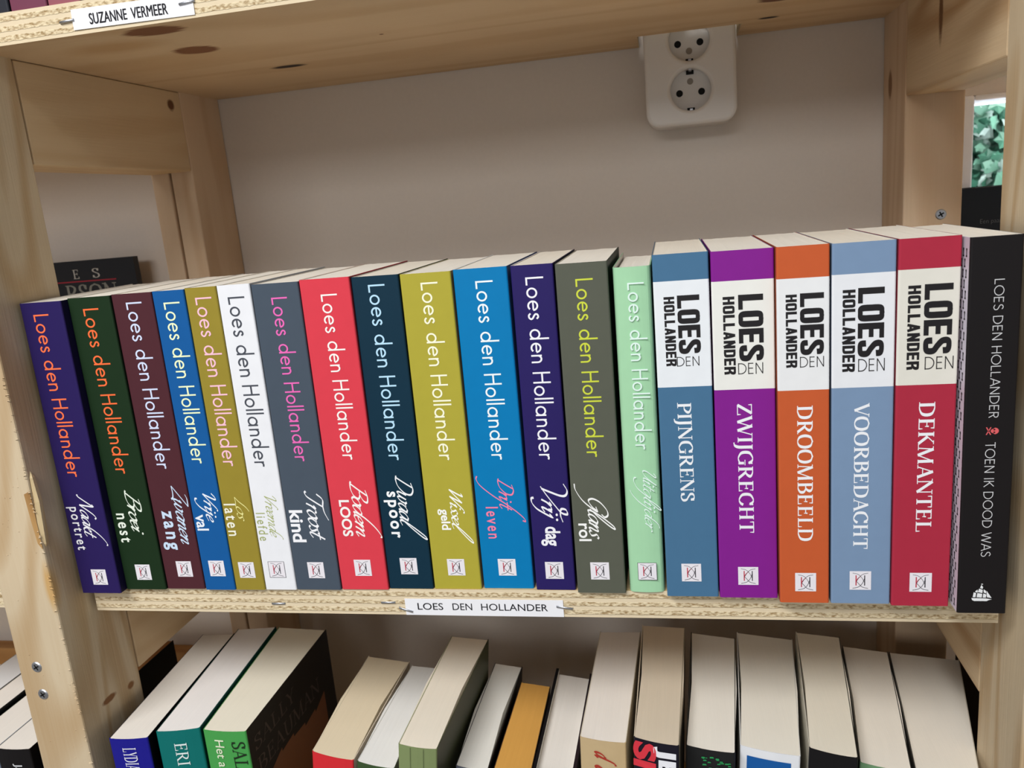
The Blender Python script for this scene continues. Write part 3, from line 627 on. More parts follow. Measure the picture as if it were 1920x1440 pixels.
cu.extrude = (WALL_Y-SY-bev*2)/2*CM; cu.bevel_depth = bev*CM; cu.bevel_resolution = 3
to = bpy.data.objects.new('plate', cu); COL.objects.link(to); bpy.context.view_layer.update()
me = bpy.data.meshes.new_from_object(to.evaluated_get(bpy.context.evaluated_depsgraph_get()))
bpy.data.objects.remove(to); bpy.data.curves.remove(cu)
me.name = 'cover_plate'; me.materials.clear(); me.materials.append(M_SOCKET)
pl = bpy.data.objects.new('cover_plate', me); COL.objects.link(pl); pl.parent = soc
pl.rotation_euler = (math.pi/2, 0, 0); pl.location = (0, -(WALL_Y-SY)/2*CM, 0)
for p in me.polygons: p.use_smooth = True
me.update()
try: me.set_sharp_from_angle(angle=math.radians(40))
except Exception: pass
FY = -(WALL_Y-SY)
for c in cz:
    m = MB(); cyl(m, (0, FY+1.15, c), (1, 1), CR+.05, .3, 40)
    cup = m.build('socket_insert', M_SOCKET, soc)
    for sx in (-.87, .87):
        h = MB(); cyl(h, (sx, FY+1.13, c-.13), (1, 1), .27, .01, 20); h.build('contact_hole', M_HOLE, cup)
    for sg in (-1, 1):
        z = c+sg*(CR-.34)
        MB().box(-.11, .11, FY+.15, FY+1.14, z-.07, z+.07).build('earth_clip', M_STEEL, cup)
        z = c+sg*(CR-.36); MB().box(-.30, .30, FY+1.10, FY+1.13, z-.26, z+.2).build('clip_slot', M_HOLE, cup)
    q = MB(); cyl(q, (0, FY+1.12, c+(.72 if c == cz[0] else -.72)), (1, 1), .25, .03, 18); q.box(-.18, .18, FY+1.10, FY+1.12, c+(.70 if c == cz[0] else -.74), c+(.74 if c == cz[0] else -.70))
    q.build('fixing_screw', flat('dull_zinc', (150, 140, 128), .4, .5, metal=.6), cup)
    for sx in (-1, 1):
        MB().box(sx*(CR-.06)-.11, sx*(CR-.06)+.11, FY+.1, FY+1.14, c-.28, c+.25).build('guide_rib', M_SOCKET, cup)

# ------------------------------------------------------------------ books
def book_mesh(P, H, w_, ct=.05, bulge=0.0, r=.12, bands=None, lvl=None):
    """cover (spine + two boards) as a folded card; P(x, y, z) places a local point; returns cover MB"""
    n = 6; outer = []; D = w_[1]; w = w_[0]
    def sp(x): return -bulge*(1-(2*x/w-1)**2)
    outer.append((0, D)); outer.append((0, r))
    for i in range(1, 4): a = math.pi/2*i/4; outer.append((r-r*math.cos(a), r-r*math.sin(a)))
    for i in range(0, n+1): x = r+(w-2*r)*i/n; outer.append((x, sp(x)-sp(r)))
    for i in range(1, 4): a = math.pi/2*i/4; outer.append((w-r+r*math.sin(a), r-r*math.cos(a)))
    outer.append((w, r)); outer.append((w, D))
    inner = []
    for (x, y) in outer:
        inner.append((min(max(x, ct), w-ct), max(y, ct) if y <= D-.001 else y) if False else (ct+(w-2*ct)*x/w, y+ct*(1 if ct < x < w-ct or y < D-.01 else 0)))
    inner[0] = (ct, D); inner[-1] = (w-ct, D)
    zs = sorted(set([0, H]+list(lvl or [])))
    m = MB(); k = len(outer)
    for z in zs: m.v += [P(x, y, z) for x, y in outer]
    ob = len(m.v)
    for z in (0, H): m.v += [P(x, y, z) for x, y in inner]
    def midx(i, z):
        if i == 0: return 1
        if i == k-2: return 2
        if bands:
            for (a, b, mi) in bands:
                if a <= z <= b: return mi
        return 0
    for j in range(len(zs)-1):
        zm = (zs[j]+zs[j+1])/2
        for i in range(k-1):
            m.f.append((j*k+i, j*k+i+1, (j+1)*k+i+1, (j+1)*k+i)); m.m.append(midx(i, zm))
    t = (len(zs)-1)*k
    for i in range(k-1):
        m.f.append((ob+i+1, ob+i, ob+k+i, ob+k+i+1)); m.m.append(3)
        m.f.append((t+i, t+i+1, ob+k+i+1, ob+k+i)); m.m.append(midx(i, H))
        m.f.append((i+1, i, ob+i, ob+i+1)); m.m.append(midx(i, 0))
    m.f.append((0, ob, ob+k, t)); m.m.append(1)
    m.f.append((ob-1-(len(zs)-1)*k+0, t+k-1, ob+2*k-1, ob+k-1)); m.m.append(2)
    return m
def page_mesh(P, H, w, D, ct=.05, gap=.05, rough=0.0, bulge=0.0, nx=10, inset=0.0):
    """block of pages, its head slightly uneven"""
    m = MB(); ys = [ct+.02+inset, .3+inset, D*.5, D-.12]
    top = []
    for j, y in enumerate(ys):
        row = []
        for i in range(nx+1):
            x = ct+(w-2*ct)*i/nx
            if j == 0: yy = y-bulge*(1-(2*i/nx-1)**2)
            else: yy = y
            row.append((x, yy, H-gap+random.uniform(-rough, rough)))
        top.append(row)
    base = len(m.v)
    for row in top: m.v += [P(*p) for p in row]
    lo = len(m.v)
    for row in top: m.v += [P(p[0], p[1], .05) for p in row]
    q = nx+1
    for j in range(3):
        for i in range(nx): m.f.append((j*q+i, j*q+i+1, (j+1)*q+i+1, (j+1)*q+i)); m.m.append(0); m.f.append((lo+(j+1)*q+i, lo+(j+1)*q+i+1, lo+j*q+i+1, lo+j*q+i)); m.m.append(0)
    for i in range(nx):
        m.f.append((lo+i, lo+i+1, i+1, i)); m.m.append(0); m.f.append((3*q+i, 3*q+i+1, lo+3*q+i+1, lo+3*q+i)); m.m.append(0)
    for j in range(3):
        m.f.append((j*q, (j+1)*q, lo+(j+1)*q, lo+j*q)); m.m.append(0); m.f.append((lo+j*q+nx, lo+(j+1)*q+nx, (j+1)*q+nx, j*q+nx)); m.m.append(0)
    return m
def fix_normals(o):
    bm = bmesh.new(); bm.from_mesh(o.data); bmesh.ops.recalc_face_normals(bm, faces=bm.faces); bm.to_mesh(o.data); bm.free()
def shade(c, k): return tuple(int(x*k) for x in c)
PAGE = (236, 229, 216)
M_LOGO_W = flat('emblem_white', (236, 232, 238), .45); M_LOGO_R = flat('emblem_red', (190, 50, 70), .5); M_LOGO_K = flat('emblem_ink', (50, 48, 56), .5)
def emblem(cover, x, z, s=1.12, outline=False, y=-.014):
    m = MB(); h = s/2
    m.add([(x-h, y, z-h), (x+h, y, z-h), (x+h, y, z+h), (x-h, y, z+h)], [(0, 1, 2, 3)], 0)
    fn = lambda a, b, k: (x+a*s, y-.006-.0006*k, z+b*s)
    t = []
    ribbon([(-.20, .28), (-.20, -.27)], .05, t)
    ribbon(catmull([(-.19, -.04), (-.12, .10), (.0, .22)]), .034, t)
    put(m, t, fn, 1); t = []
    ribbon([(.20, .28), (.20, -.27)], .045, t)
    ribbon(catmull([(-.36, .40), (-.12, .34), (.06, .16), (.19, -.10)]), .020, t)
    ribbon(catmull([(.36, .40), (.12, .34), (-.06, .16), (-.19, -.06)]), .020, t)
    ribbon(catmull([(-.36, -.42), (-.08, -.34), (.10, -.14), (.19, .12)]), .024, t)
    ribbon(catmull([(.36, -.42), (.08, -.34), (-.10, -.14), (-.19, -.04)]), .024, t)
    if outline: ribbon([(-.5, -.5), (.5, -.5), (.5, .5), (-.5, .5), (-.5, -.5)], .02, t)
    put(m, t, fn, 2)
    m.build('publisher_emblem', [M_LOGO_W, M_LOGO_R, M_LOGO_K], cover)
def row_book(p, label, spine, side=None, side_r=None, D=11.3, bulge=0.0, page=PAGE, band=None, band_rgb=None, group='novels in a row on the middle shelf', rough=.5, name='paperback_book', bev=.12):
    x0, w, y0, H, th, ph = p
    r = empty(name, (x0, y0, abs(math.sin(th))*w+.015), label, 'book', group)
    r.rotation_euler = (0, -th, 0)
    P = lambda x, y, z: (x, y, z)
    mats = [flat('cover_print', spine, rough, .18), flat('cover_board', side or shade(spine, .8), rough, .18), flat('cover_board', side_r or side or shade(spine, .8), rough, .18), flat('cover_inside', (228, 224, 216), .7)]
    bands = None; lvl = None
    if band: bands = [(band[1], band[0], 4)]; lvl = list(band); mats.append(flat('cover_band', band_rgb, rough))
    c = book_mesh(P, H, (w, D), bulge=bulge, bands=bands, lvl=lvl, r=bev).build('cover', mats, r); fix_normals(c)
    pg = page_mesh(P, H, w, D, ct=.05 if bev < .2 else .16, gap=.05 if bev < .2 else .3, rough=.012, bulge=0 if bev > .2 else bulge, inset=0 if bev < .2 else .3).build('page_block', pages('paper_pages', page), r); fix_normals(pg)
    return r, c
DATA = {
1 : {'p': (-29.049, 2.985, -0.924, 19.938, 0.0, -0.013), 'author': (0.862, 19.173, 8.354, 1.156), 'script': ('Naakt', 1.215, 7.156, 3.743, 1.168), 'small': ('portret', 0.437, 6.264, 3.169, 0.489), 'logo': (1.595, 1.187)} ,
2 : {'p': (-26.044, 3.022, -0.345, 19.997, 0.0, -0.0), 'author': (1.015, 19.271, 8.302, 1.134), 'script': ('Broei', 1.356, 7.18, 3.99, 1.466), 'small': ('nest', 0.392, 5.53, 3.457, 0.564), 'logo': (1.554, 1.274)} ,
3 : {'p': (-23.003, 2.82, -0.2, 20.023, 0.0, 0.0), 'author': (0.962, 19.469, 8.519, 1.11), 'script': ('Zwanen', 1.714, 7.365, 3.219, 1.395), 'small': ('zang', 0.69, 5.621, 2.84, 0.669), 'logo': (1.55, 1.447)} ,
4 : {'p': (-20.06, 2.18, -0.314, 20.042, -0.0, -0.0), 'author': (0.699, 19.315, 8.859, 1.086), 'script': ('Vrije', 1.018, 6.847, 4.805, 0.991), 'small': ('val', 0.227, 5.375, 4.25, 0.579), 'logo': (1.1, 1.548)} ,
5 : {'p': (-17.859, 2.107, -0.274, 20.093, -0.001, -0.001), 'author': (0.641, 19.47, 8.61, 1.069), 'script': ('Los', 1.014, 6.539, 4.841, 1.053), 'small': ('laten', 0.181, 6.071, 3.841, 0.531), 'logo': (1.022, 1.42)} ,
6 : {'p': (-15.726, 2.199, -0.228, 20.102, -0.001, -0.001), 'author': (0.655, 19.362, 8.507, 1.053), 'script': ('Vreemde', 0.951, 6.559, 3.544, 0.852), 'small': ('liefde', 0.172, 5.399, 3.472, 0.412), 'logo': (1.025, 1.442)} ,
7 : {'p': (-13.507, 3.067, -0.202, 20.005, -0.003, -0.002), 'author': (1.219, 19.144, 8.787, 1.032), 'script': ('Troost', 1.526, 6.864, 3.483, 1.375), 'small': ('kind', 0.29, 5.542, 3.338, 0.699), 'logo': (1.539, 1.384)} ,
8 : {'p': (-10.402, 3.187, -0.112, 20.065, -0.002, -0.001), 'author': (1.285, 19.122, 8.784, 1.008), 'script': ('Bodem', 1.527, 7.411, 3.792, 1.164), 'small': ('LOOS', 0.642, 6.145, 3.687, 0.608), 'logo': (1.63, 1.515)} ,
9 : {'p': (-7.196, 2.934, 0.05, 19.986, -0.003, -0.001), 'author': (1.021, 19.477, 8.621, 0.986), 'script': ('Dwaal', 1.286, 7.643, 3.884, 1.106), 'small': ('spoor', 0.618, 6.6, 3.488, 0.524), 'logo': (1.466, 1.556)} ,
10 : {'p': (-4.188, 3.085, 0.076, 19.944, -0.003, -0.001), 'author': (1.23, 19.385, 8.531, 0.962), 'script': ('Wissel', 1.616, 6.699, 3.672, 0.813), 'small': ('geld', 0.944, 5.377, 3.996, 0.377), 'logo': (1.563, 1.477)} ,
11 : {'p': (-0.979, 3.191, 0.195, 19.982, -0.002, -0.0), 'author': (1.277, 19.246, 8.443, 0.939), 'script': ('Drift', 1.517, 7.453, 4.758, 0.923), 'small': ('leven', 0.621, 5.431, 3.355, 0.503), 'logo': (1.604, 1.425)} ,
12 : {'p': (2.395, 2.452, 0.036, 19.974, -0.004, -0.001), 'author': (0.822, 19.272, 8.424, 0.914), 'script': ('Vrij', 0.745, 6.915, 4.45, 1.546), 'small': ('dag', 0.862, 4.173, 2.919, 0.49), 'logo': (1.215, 1.298)} ,
13 : {'p': (5.009, 2.915, -0.325, 19.915, -0.003, -0.0), 'author': (1.101, 19.024, 8.636, 0.886), 'script': ('Glans', 0.963, 7.026, 3.485, 1.219), 'small': ('rol', 0.336, 4.512, 3.383, 0.478), 'logo': (1.429, 1.448)} ,
14 : {'p': (8.147, 2.075, -0.138, 19.477, -0.004, 0.0), 'author': (0.78, 18.609, 8.987, 0.87), 'script': ('Uitglijder', 1.122, 7.75, 3.896, 0.732), 'logo': (1.105, 1.401)} ,
15 : {'p': (10.366, 2.969, -0.645, 20.053, -0.002, -0.0), 'serif': ('PIJNGRENS', 1.029, 11.794, 5.937, 0.756), 'logo': (1.449, 1.52), 'band': (18.596, 12.701), 'loes': (1.243, 2.424, 17.79, 14.554), 'den': (1.111, 2.313, 14.405, 13.864), 'holl': (0.53, 1.098, 17.747, 13.897)} ,
16 : {'p': (13.391, 3.236, -0.754, 20.007, -0.004, 0.0), 'serif': ('ZWIJGRECHT', 1.193, 11.64, 4.029, 0.79), 'logo': (1.611, 1.373), 'band': (18.403, 12.444), 'loes': (1.375, 2.657, 17.631, 14.002), 'den': (1.3, 2.607, 13.914, 13.29), 'holl': (0.574, 1.18, 17.564, 13.294)} ,
17 : {'p': (16.686, 2.636, -1.274, 20.038, -0.003, 0.0), 'serif': ('DROOMBEELD', 0.988, 11.537, 3.755, 0.788), 'logo': (1.379, 1.267), 'band': (18.377, 12.399), 'loes': (1.164, 2.345, 17.579, 14.301), 'den': (1.146, 2.348, 14.215, 13.637), 'holl': (0.449, 1.005, 17.54, 13.641)} ,
18 : {'p': (19.414, 3.095, -1.302, 20.007, -0.003, 0.001), 'serif': ('VOORBEDACHT', 1.15, 11.579, 3.281, 0.74), 'logo': (1.536, 1.397), 'band': (18.413, 12.434), 'loes': (1.272, 2.548, 17.674, 14.048), 'den': (1.307, 2.608, 13.963, 13.278), 'holl': (0.526, 1.145, 17.611, 13.283)} ,
19 : {'p': (22.529, 2.916, -1.502, 20.007, -0.004, 0.001), 'serif': ('DEKMANTEL', 1.137, 11.567, 4.356, 0.767), 'logo': (1.464, 1.405), 'band': (18.462, 12.49), 'loes': (1.244, 2.576, 17.681, 14.071), 'den': (1.344, 2.701, 13.959, 13.288), 'holl': (0.474, 1.072, 17.649, 13.294)} ,
20 : {'p': (25.639, 2.381, -2.225, 19.907, 0.0, -0.0), 'author': (1.132, 17.817, 10.821, 0.426), 'title': (1.037, 9.527, 3.26, 0.445), 'skull': (1.322, 10.127), 'ship': (0.676, 0.712, 1.677, 1.648)} ,
}
LBL = {1: 'purple paperback reading Naakt portret in orange and white, at the row\'s left end', 2: 'dark green paperback with orange author name and white title Broei nest',
 3: 'dark brown paperback with pale blue title Zwanen zang', 4: 'narrow blue paperback with pale yellow author name and title Vrije val',
 5: 'narrow olive paperback with pink author name and title Los laten', 6: 'narrow white paperback with grey author name and title Vreemde liefde',
 7: 'slate grey paperback with pink author name and white title Troost kind', 8: 'bright red paperback with white script title Bodemloos',
 9: 'dark teal paperback with pale blue author name and white title Dwaal spoor', 10: 'mustard yellow paperback with white title Wissel geld',
 11: 'bright blue paperback with white author name and pink title Drift leven', 12: 'indigo paperback with white author name and title Vrij dag',
 13: 'grey green paperback with lime author name and white title Glans rol', 14: 'small mint green hardcover with rounded spine and title Uitglijder',
 15: 'steel blue paperback with white band and title PIJNGRENS', 16: 'purple paperback with white band and title ZWIJGRECHT', 17: 'orange paperback with white band and title DROOMBEELD',
 18: 'grey blue paperback with white band and title VOORBEDACHT', 19: 'crimson paperback with cream band and title DEKMANTEL', 20: 'black paperback with patterned side cover and title TOEN IK DOOD WAS'}
STY = {1: ((41, 29, 88), (255, 118, 70), (240, 240, 246), (240, 240, 246)), 2: ((26, 48, 26), (255, 112, 58), (238, 246, 232), (238, 246, 232)), 3: ((79, 40, 47), (214, 224, 250), (206, 226, 248), (206, 226, 248)),
 4: ((20, 90, 156), (240, 250, 205), (238, 244, 252), (238, 244, 252)), 5: ((152, 135, 50), (250, 196, 212), (238, 232, 150), (246, 244, 226)), 6: ((236, 237, 241), (70, 74, 84), (168, 176, 112), (168, 176, 112)),
 7: ((73, 84, 97), (238, 106, 186), (246, 246, 250), (246, 246, 250)), 8: ((220, 64, 78), (250, 246, 242), (250, 246, 242), (250, 246, 242)), 9: ((14, 48, 66), (188, 228, 250), (246, 248, 250), (246, 248, 250)),
 10: ((176, 166, 60), (252, 250, 222), (252, 252, 244), (252, 252, 244)), 11: ((0, 122, 182), (244, 250, 252), (250, 130, 166), (250, 130, 166)), 12: ((41, 31, 95), (246, 246, 252), (246, 246, 252), (246, 246, 252)),
 13: ((90, 93, 81), (208, 218, 64), (248, 248, 246), (248, 248, 246)), 14: ((166, 214, 172), (228, 248, 240), (228, 248, 240), None),
 15: ((72, 114, 148),), 16: ((132, 32, 142),), 17: ((198, 92, 50),), 18: ((122, 147, 178),), 19: ((172, 45, 66),), 20: ((27, 24, 25),)}
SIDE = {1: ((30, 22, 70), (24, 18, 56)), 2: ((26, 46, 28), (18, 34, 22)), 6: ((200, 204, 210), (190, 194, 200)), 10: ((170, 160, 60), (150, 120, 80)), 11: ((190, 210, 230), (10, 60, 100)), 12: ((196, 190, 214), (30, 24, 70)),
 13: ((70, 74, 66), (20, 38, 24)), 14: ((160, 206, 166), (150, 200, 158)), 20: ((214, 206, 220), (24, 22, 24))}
BAND = {15: (234, 238, 242), 16: (236, 236, 230), 17: (234, 235, 236), 18: (232, 234, 238), 19: (226, 223, 212)}
for n, d in DATA.items():
    st = STY[n]; p = d['p']; sd = SIDE.get(n, (None, None)); w, H = p[1], p[3]
    hard = n == 14
    r, c = row_book(p, LBL[n], st[0], sd[0], sd[1], D=11.3 if n < 15 else 11.9, band=d.get('band'), band_rgb=BAND.get(n), bulge=(.12 if hard else 0), bev=(.3 if hard else .1),
                    page=(236, 231, 220) if n % 3 else (234, 227, 213), name='hardcover_book' if hard else 'paperback_book')
    if 'author' in d and n < 20:
        xb, z0, z1, h = d['author']; h = 1.10 if n <= 6 else (1.03 if n <= 12 else .97)
        if n == 14: h = .9
        m = MB(); spine_lettering(m, sans_text('Loes den Hollander'), xb, z0, z1, h, 1.0, y=-.014 if not hard else -.13)
        m.build('author_lettering', flat('author_ink', st[1], .5), c)
    if 'script' in d:
        s, xb, z0, z1, h = d['script']; xh = {1: .50, 2: .50, 3: .50, 4: .44, 5: .42, 6: .40, 7: .60, 8: .52, 9: .52, 10: .40, 11: .46, 12: .58, 13: .52, 14: .38}[n]
        m = MB(); t = script_text(s, .62 if n in (5, 6, 14) else .82); x0, x1, _, _ = bounds(t)
        ends = {'Naakt': .3, 'Bodem': .25, 'Dwaal': .55, 'Wissel': .6, 'Drift': .35, 'Vrij': 0, 'Glans': 0, 'Uitglijder': 0}
        spine_lettering(m, t, xb, z0, z1-ends.get(s, 0), xh, 1.0, y=-.016 if not hard else -.13)
        m.build('title_lettering', flat('title_ink', st[2], .5), c)
    if 'small' in d:
        s, xb, z0, z1, h = d['small']; off = {6: 0.0, 5: .012, 4: .018, 10: .024, 11: .012, 13: .018, 2: .016, 1: .014}.get(n, .026)
        t = plain_text(s, off, 1.0); ref = bounds(plain_text('x', off))[3]
        if n == 8: ref = bounds(plain_text('H', off))[3]; h = .66
        h = {7: .60, 3: .66, 12: .60, 4: .54}.get(n, h)
        if n in (1, 2, 3, 5, 6, 9, 11): t = plain_text(s, off, 1.28 if n != 3 else 1.35)
        m = MB(); spine_lettering(m, t, xb, z0, z1, h, ref, y=-.019); m.build('subtitle_lettering', flat('subtitle_ink', st[3], .5), c)
    if 'serif' in d:
        s, xb, z0, z1, h = d['serif']; m = MB(); spine_lettering(m, serif_text(s), xb, z0, z1, h, 1.0); m.build('title_lettering', flat('title_ink', (240, 242, 246), .5), c)
        m = MB()
        xa, xt, z0, z1 = d['loes']; spine_lettering(m, block_text('LOES', .60, .23, .18, .06), xa, z0, z1, xt-xa, 1.0)
        xa, xt, z0, z1 = d['holl']; spine_lettering(m, block_text('HOLLANDER', .66, .24, .19, .10), xa, z0, z1, xt-xa, 1.0)
        xa, xt, z0, z1 = d['den']; t = union(sans_text('DEN', .075)); a, b, _, _ = bounds(t)
        put(m, t, lambda X, Y, k: (xa+(X-a)*(xt-xa)/(b-a), -.012-.0004*k, z1+Y*(z0-z1)))
        m.build('author_lettering', flat('author_ink_black', (24, 21, 24), .5), c)
    if 'logo' in d:
        if hard:
            emblem(c, d['logo'][0], d['logo'][1], 1.1, True, -.135)
        else: emblem(c, d['logo'][0], d['logo'][1], 1.12, n == 6)
    if n == 20:
        m = MB(); xb, z0, z1, h = d['author']; spine_lettering(m, sans_text('LOES DEN HOLLANDER', .075), xb, z0, z1, h+.03, 1.0); m.build('author_lettering', flat('author_ink', (214, 214, 216), .5), c)
        m = MB(); xb, z0, z1, h = d['title']; spine_lettering(m, sans_text('TOEN IK DOOD WAS', .075), xb, z0, z1, h+.03, 1.0); m.build('title_lettering', flat('title_ink', (214, 214, 216), .5), c)
        # a small red skull over crossed bones between the two lines
        x, z = d['skull']; m = MB(); fn = lambda a, b, k: (x+b, -.012-.001*k, z-a); t = []
        pts = [(.17*math.cos(a)*(1 if math.sin(a) > -.2 else .75), .12+.19*math.sin(a)) for a in [i*2*math.pi/24 for i in range(24)]]
        m.add([fn(a, b, 0) for a, b in pts], [tuple(range(24))], 0)
        ribbon([(-.2, -.27), (.2, -.06)], .05, t); ribbon([(.2, -.27), (-.2, -.06)], .05, t); put(m, t, lambda a, b, k: fn(a, b, 1), 0)
        for sx in (-.07, .07): m.add([fn(sx+.045*math.cos(a), .10+.05*math.sin(a), 3) for a in [i*2*math.pi/12 for i in range(12)]], [tuple(range(12))], 1)
        o = m.build('skull_emblem', [flat('skull_red', (224, 96, 100), .5), flat('skull_socket', (60, 18, 20), .6)], c)
        # sailing ship
        xa, za, xb_, zb = d['ship']; m = MB(); S = xb_-xa
        def g(pl): m.add([(xa+a*S, -.012, za+b*S) for a, b in pl], [tuple(range(len(pl)))])
        g([(0, .17), (.04, .05), (.14, 0), (.75, 0), (.84, .06), (.99, .10), (.84, .13), (.72, .15)])
        g([(.06, .22), (.10, .50), (.22, .46), (.20, .22)]); g([(.17, .56), (.28, .66), (.30, .50), (.2, .5)]); g([(.25, .22), (.28, .46), (.52, .42), (.50, .20)])
        g([(.30, .52), (.36, .72), (.54, .64), (.52, .46)]); g([(.40, .76), (.46, .93), (.55, .80), (.52, .70)]); g([(.55, .20), (.57, .44), (.72, .38), (.70, .20)])
        g([(.58, .50), (.58, .68), (.70, .58), (.71, .44)]); g([(.75, .22), (.72, .60), (.98, .18)]); g([(.44, .96), (.46, 1.0), (.54, .99), (.53, .95)])
        m.build('ship_emblem', flat('emblem_white', (236, 238, 240), .5), c)
        # rows of little black marks on the pale side cover
        m = MB(); row = 0
        for row in range(38):
            for q in range(7):
                z = .25+row*.52; yy = .45+q*.42+(.21 if row % 2 else 0)
                if z > p[3]-.5: continue
                X = -.010
                pr = [(.085*math.cos(a), .34+.07*math.sin(a)) for a in [i*2*math.pi/10 for i in range(10)]]
                m.add([(X, yy+a, z+b) for a, b in pr], [tuple(range(9, -1, -1))])
                m.add([(X, yy-.04, z), (X, yy+.04, z), (X, yy+.05, z+.30), (X, yy-.05, z+.30)], [(0, 3, 2, 1)])
                m.add([(X, yy-.09, z-.03), (X, yy+.09, z-.03), (X, yy+.09, z+.05), (X, yy-.09, z+.05)], [(0, 3, 2, 1)])
        m.build('cover_pattern', flat('pattern_ink', (26, 22, 30), .6), c)

# free-standing books given by the four upper corners of the block, a height and a lean
def quad_book(label, fl, fr_, bl, br, zt, lean, H, spine, side=None, side_r=None, page=PAGE, group=None, bulge=.12, bow=0.0, name='paperback_book', ct=.05, flare=0.0, gap=.02):
    wF = math.hypot(fr_[0]-fl[0], fr_[1]-fl[1]); D = math.hypot((bl[0]+br[0]-fl[0]-fr_[0])/2, (bl[1]+br[1]-fl[1]-fr_[1])/2)
    k = math.tan(math.radians(lean)); base = Vector((fl[0]-H*k, fl[1], zt-H))
    r = empty(name, base, label, 'book', group)
    def P(x, y, z):
        u, v = x/wF, y/D
        X = (fl[0]*(1-u)+fr_[0]*u)*(1-v)+(bl[0]*(1-u)+br[0]*u)*v; Y = (fl[1]*(1-u)+fr_[1]*u)*(1-v)+(bl[1]*(1-u)+br[1]*u)*v
        X += bow*math.sin(math.pi*min(max(v, 0), 1))
        Z = zt-(H-z)*math.cos(math.radians(lean))*1.0-(X-fl[0])*k
        return (X-(H-z)*k-base.x, Y-base.y, max(Z-base.z, 0.0) if z < .2 else Z-base.z)
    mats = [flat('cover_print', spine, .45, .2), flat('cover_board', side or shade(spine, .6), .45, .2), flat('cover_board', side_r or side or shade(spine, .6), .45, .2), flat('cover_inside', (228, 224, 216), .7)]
    c = book_mesh(P, H, (wF, D), bulge=bulge, r=.12, ct=ct).build('cover', mats, r); fix_normals(c)
    pg = page_mesh(P, H, wF, D, gap=gap, rough=.008, bulge=bulge, ct=ct).build('page_block', pages('paper_pages', page), r); fix_normals(pg)
    return r, c, P, wF, D
def on_spine(c, P, H, t, xb, z0, length, height, ref, rgb, name='lettering', yoff=-.03, bulge=.12, w=1):
    t = union(t); x0, x1, _, _ = bounds(t); m = MB(); k = length/(x1-x0)
    for v, f in t:
        q = []
        for a, b, _ in v:
            x = xb+b*height/ref; q.append(P(x, yoff-bulge*(1-(2*min(max(x/w, 0), 1)-1)**2), z0-(a-x0)*k))
        m.add(q, f)
    return m.build(name, flat('spine_ink', rgb, .5), c)
G2 = 'books on the lower shelf'
WHITE_P = (234, 228, 219); CREAM = (230, 215, 186)
Hh = lambda zt: zt-ZL-.01
# the lower row, left to right
r, c, P, w, D = quad_book('deep blue book with white lettering LYDIA beside the left post', (-28.1, -2.5), (-25.3, -2.2), (-29.2, 11.2), (-26.4, 11.5), -10.2, 0, Hh(-10.2), (30, 28, 140), (12, 12, 40), (14, 13, 20), WHITE_P, G2)
H = Hh(-10.2)
on_spine(c, P, H, serif_text('LYDIA', .15, .06), .95, H-.65, 1.8, .95, 1, (226, 226, 240), 'author_lettering', w=w)
r, c, P, w, D = quad_book('teal book with white spaced lettering ERI', (-24.9, -1.8), (-21.9, -1.2), (-26.2, 11.9), (-22.95, 12.4), -10.0, 0, Hh(-10), (12, 112, 108), (8, 60, 58), (8, 70, 66), (236, 232, 229), G2)
H = Hh(-10.0)
on_spine(c, P, H, serif_text('ERI', .12, .05), 1.2, H-.95, 1.75, .85, 1, (228, 240, 238), 'author_lettering', w=w)
r, c, P, w, D = quad_book('bright green book with black side cover and lettering Het a', (-21.75, -1.1), (-18.5, -1.1), (-22.85, 12.7), (-18.4, 12.4), -10.2, 0, Hh(-10.2), (74, 160, 80), (60, 130, 66), (24, 16, 12), (234, 228, 210), G2)
H = Hh(-10.2)
on_spine(c, P, H, serif_text('SAL', .13, .05), 2.1, H-.75, 2.1, .95, 1, (20, 40, 22), 'author_lettering', w=w)
on_spine(c, P, H, plain_text('Het a', .004), 1.85-1.0, H-.65, 2.15, .68, bounds(plain_text('H', .004))[3], (232, 240, 210), 'title_lettering', w=w)
m = MB()   # the side cover: an amber field at its foot and the author's name above
def on_right(y, z): q = P(w, y, z); return (q[0]+.012, q[1], q[2])
for seg in range(6):
    y0_, y1_ = .3+seg*1.9, .3+(seg+1)*1.9
    m.add([on_right(y0_, 2), on_right(y1_, 2), on_right(y1_, H-4.6+.35*math.sin(seg*1.3)), on_right(y0_, H-4.9+.35*math.sin((seg-1)*1.3))], [(0, 1, 2, 3)])
m.build('cover_picture', flat('amber_print', (112, 62, 26), .4), c)
for s, zz, hh, ll in (('SALLY', H-1.6, 1.1, 6.2), ('BEAUMAN', H-3.4, 1.25, 10.2)):
    m = MB(); t = union(serif_text(s, .11, .05)); x0, x1, _, _ = bounds(t)
    for v, f in t: m.add([on_right(.8+(a-x0)*ll/(x1-x0), zz-hh*.0+(b-.5)*hh) for a, b, _ in v], [tuple(reversed(q)) for q in f])
    m.build('author_lettering', flat('cover_ink_dark', (62, 46, 40), .4), c)
r, c, P, w, D = quad_book('cream paged book with red spine leaning right', (-14.6, .3), (-11.45, .0), (-14.9, 12.4), (-11.3, 12.3), -12.6, 6, Hh(-12.95), (214, 46, 54), (226, 214, 188), (214, 200, 180), CREAM, G2, bow=-.25)
r, c, P, w, D = quad_book('white paged book with dark green mottled spine beside the red one', (-11.25, .1), (-8.5, -.1), (-11.0, 12.0), (-8.6, 12.1), -13.05, 6, Hh(-13.35), (60, 84, 50), (200, 200, 196), (60, 70, 50), (236, 236, 233), G2, bow=-.25)
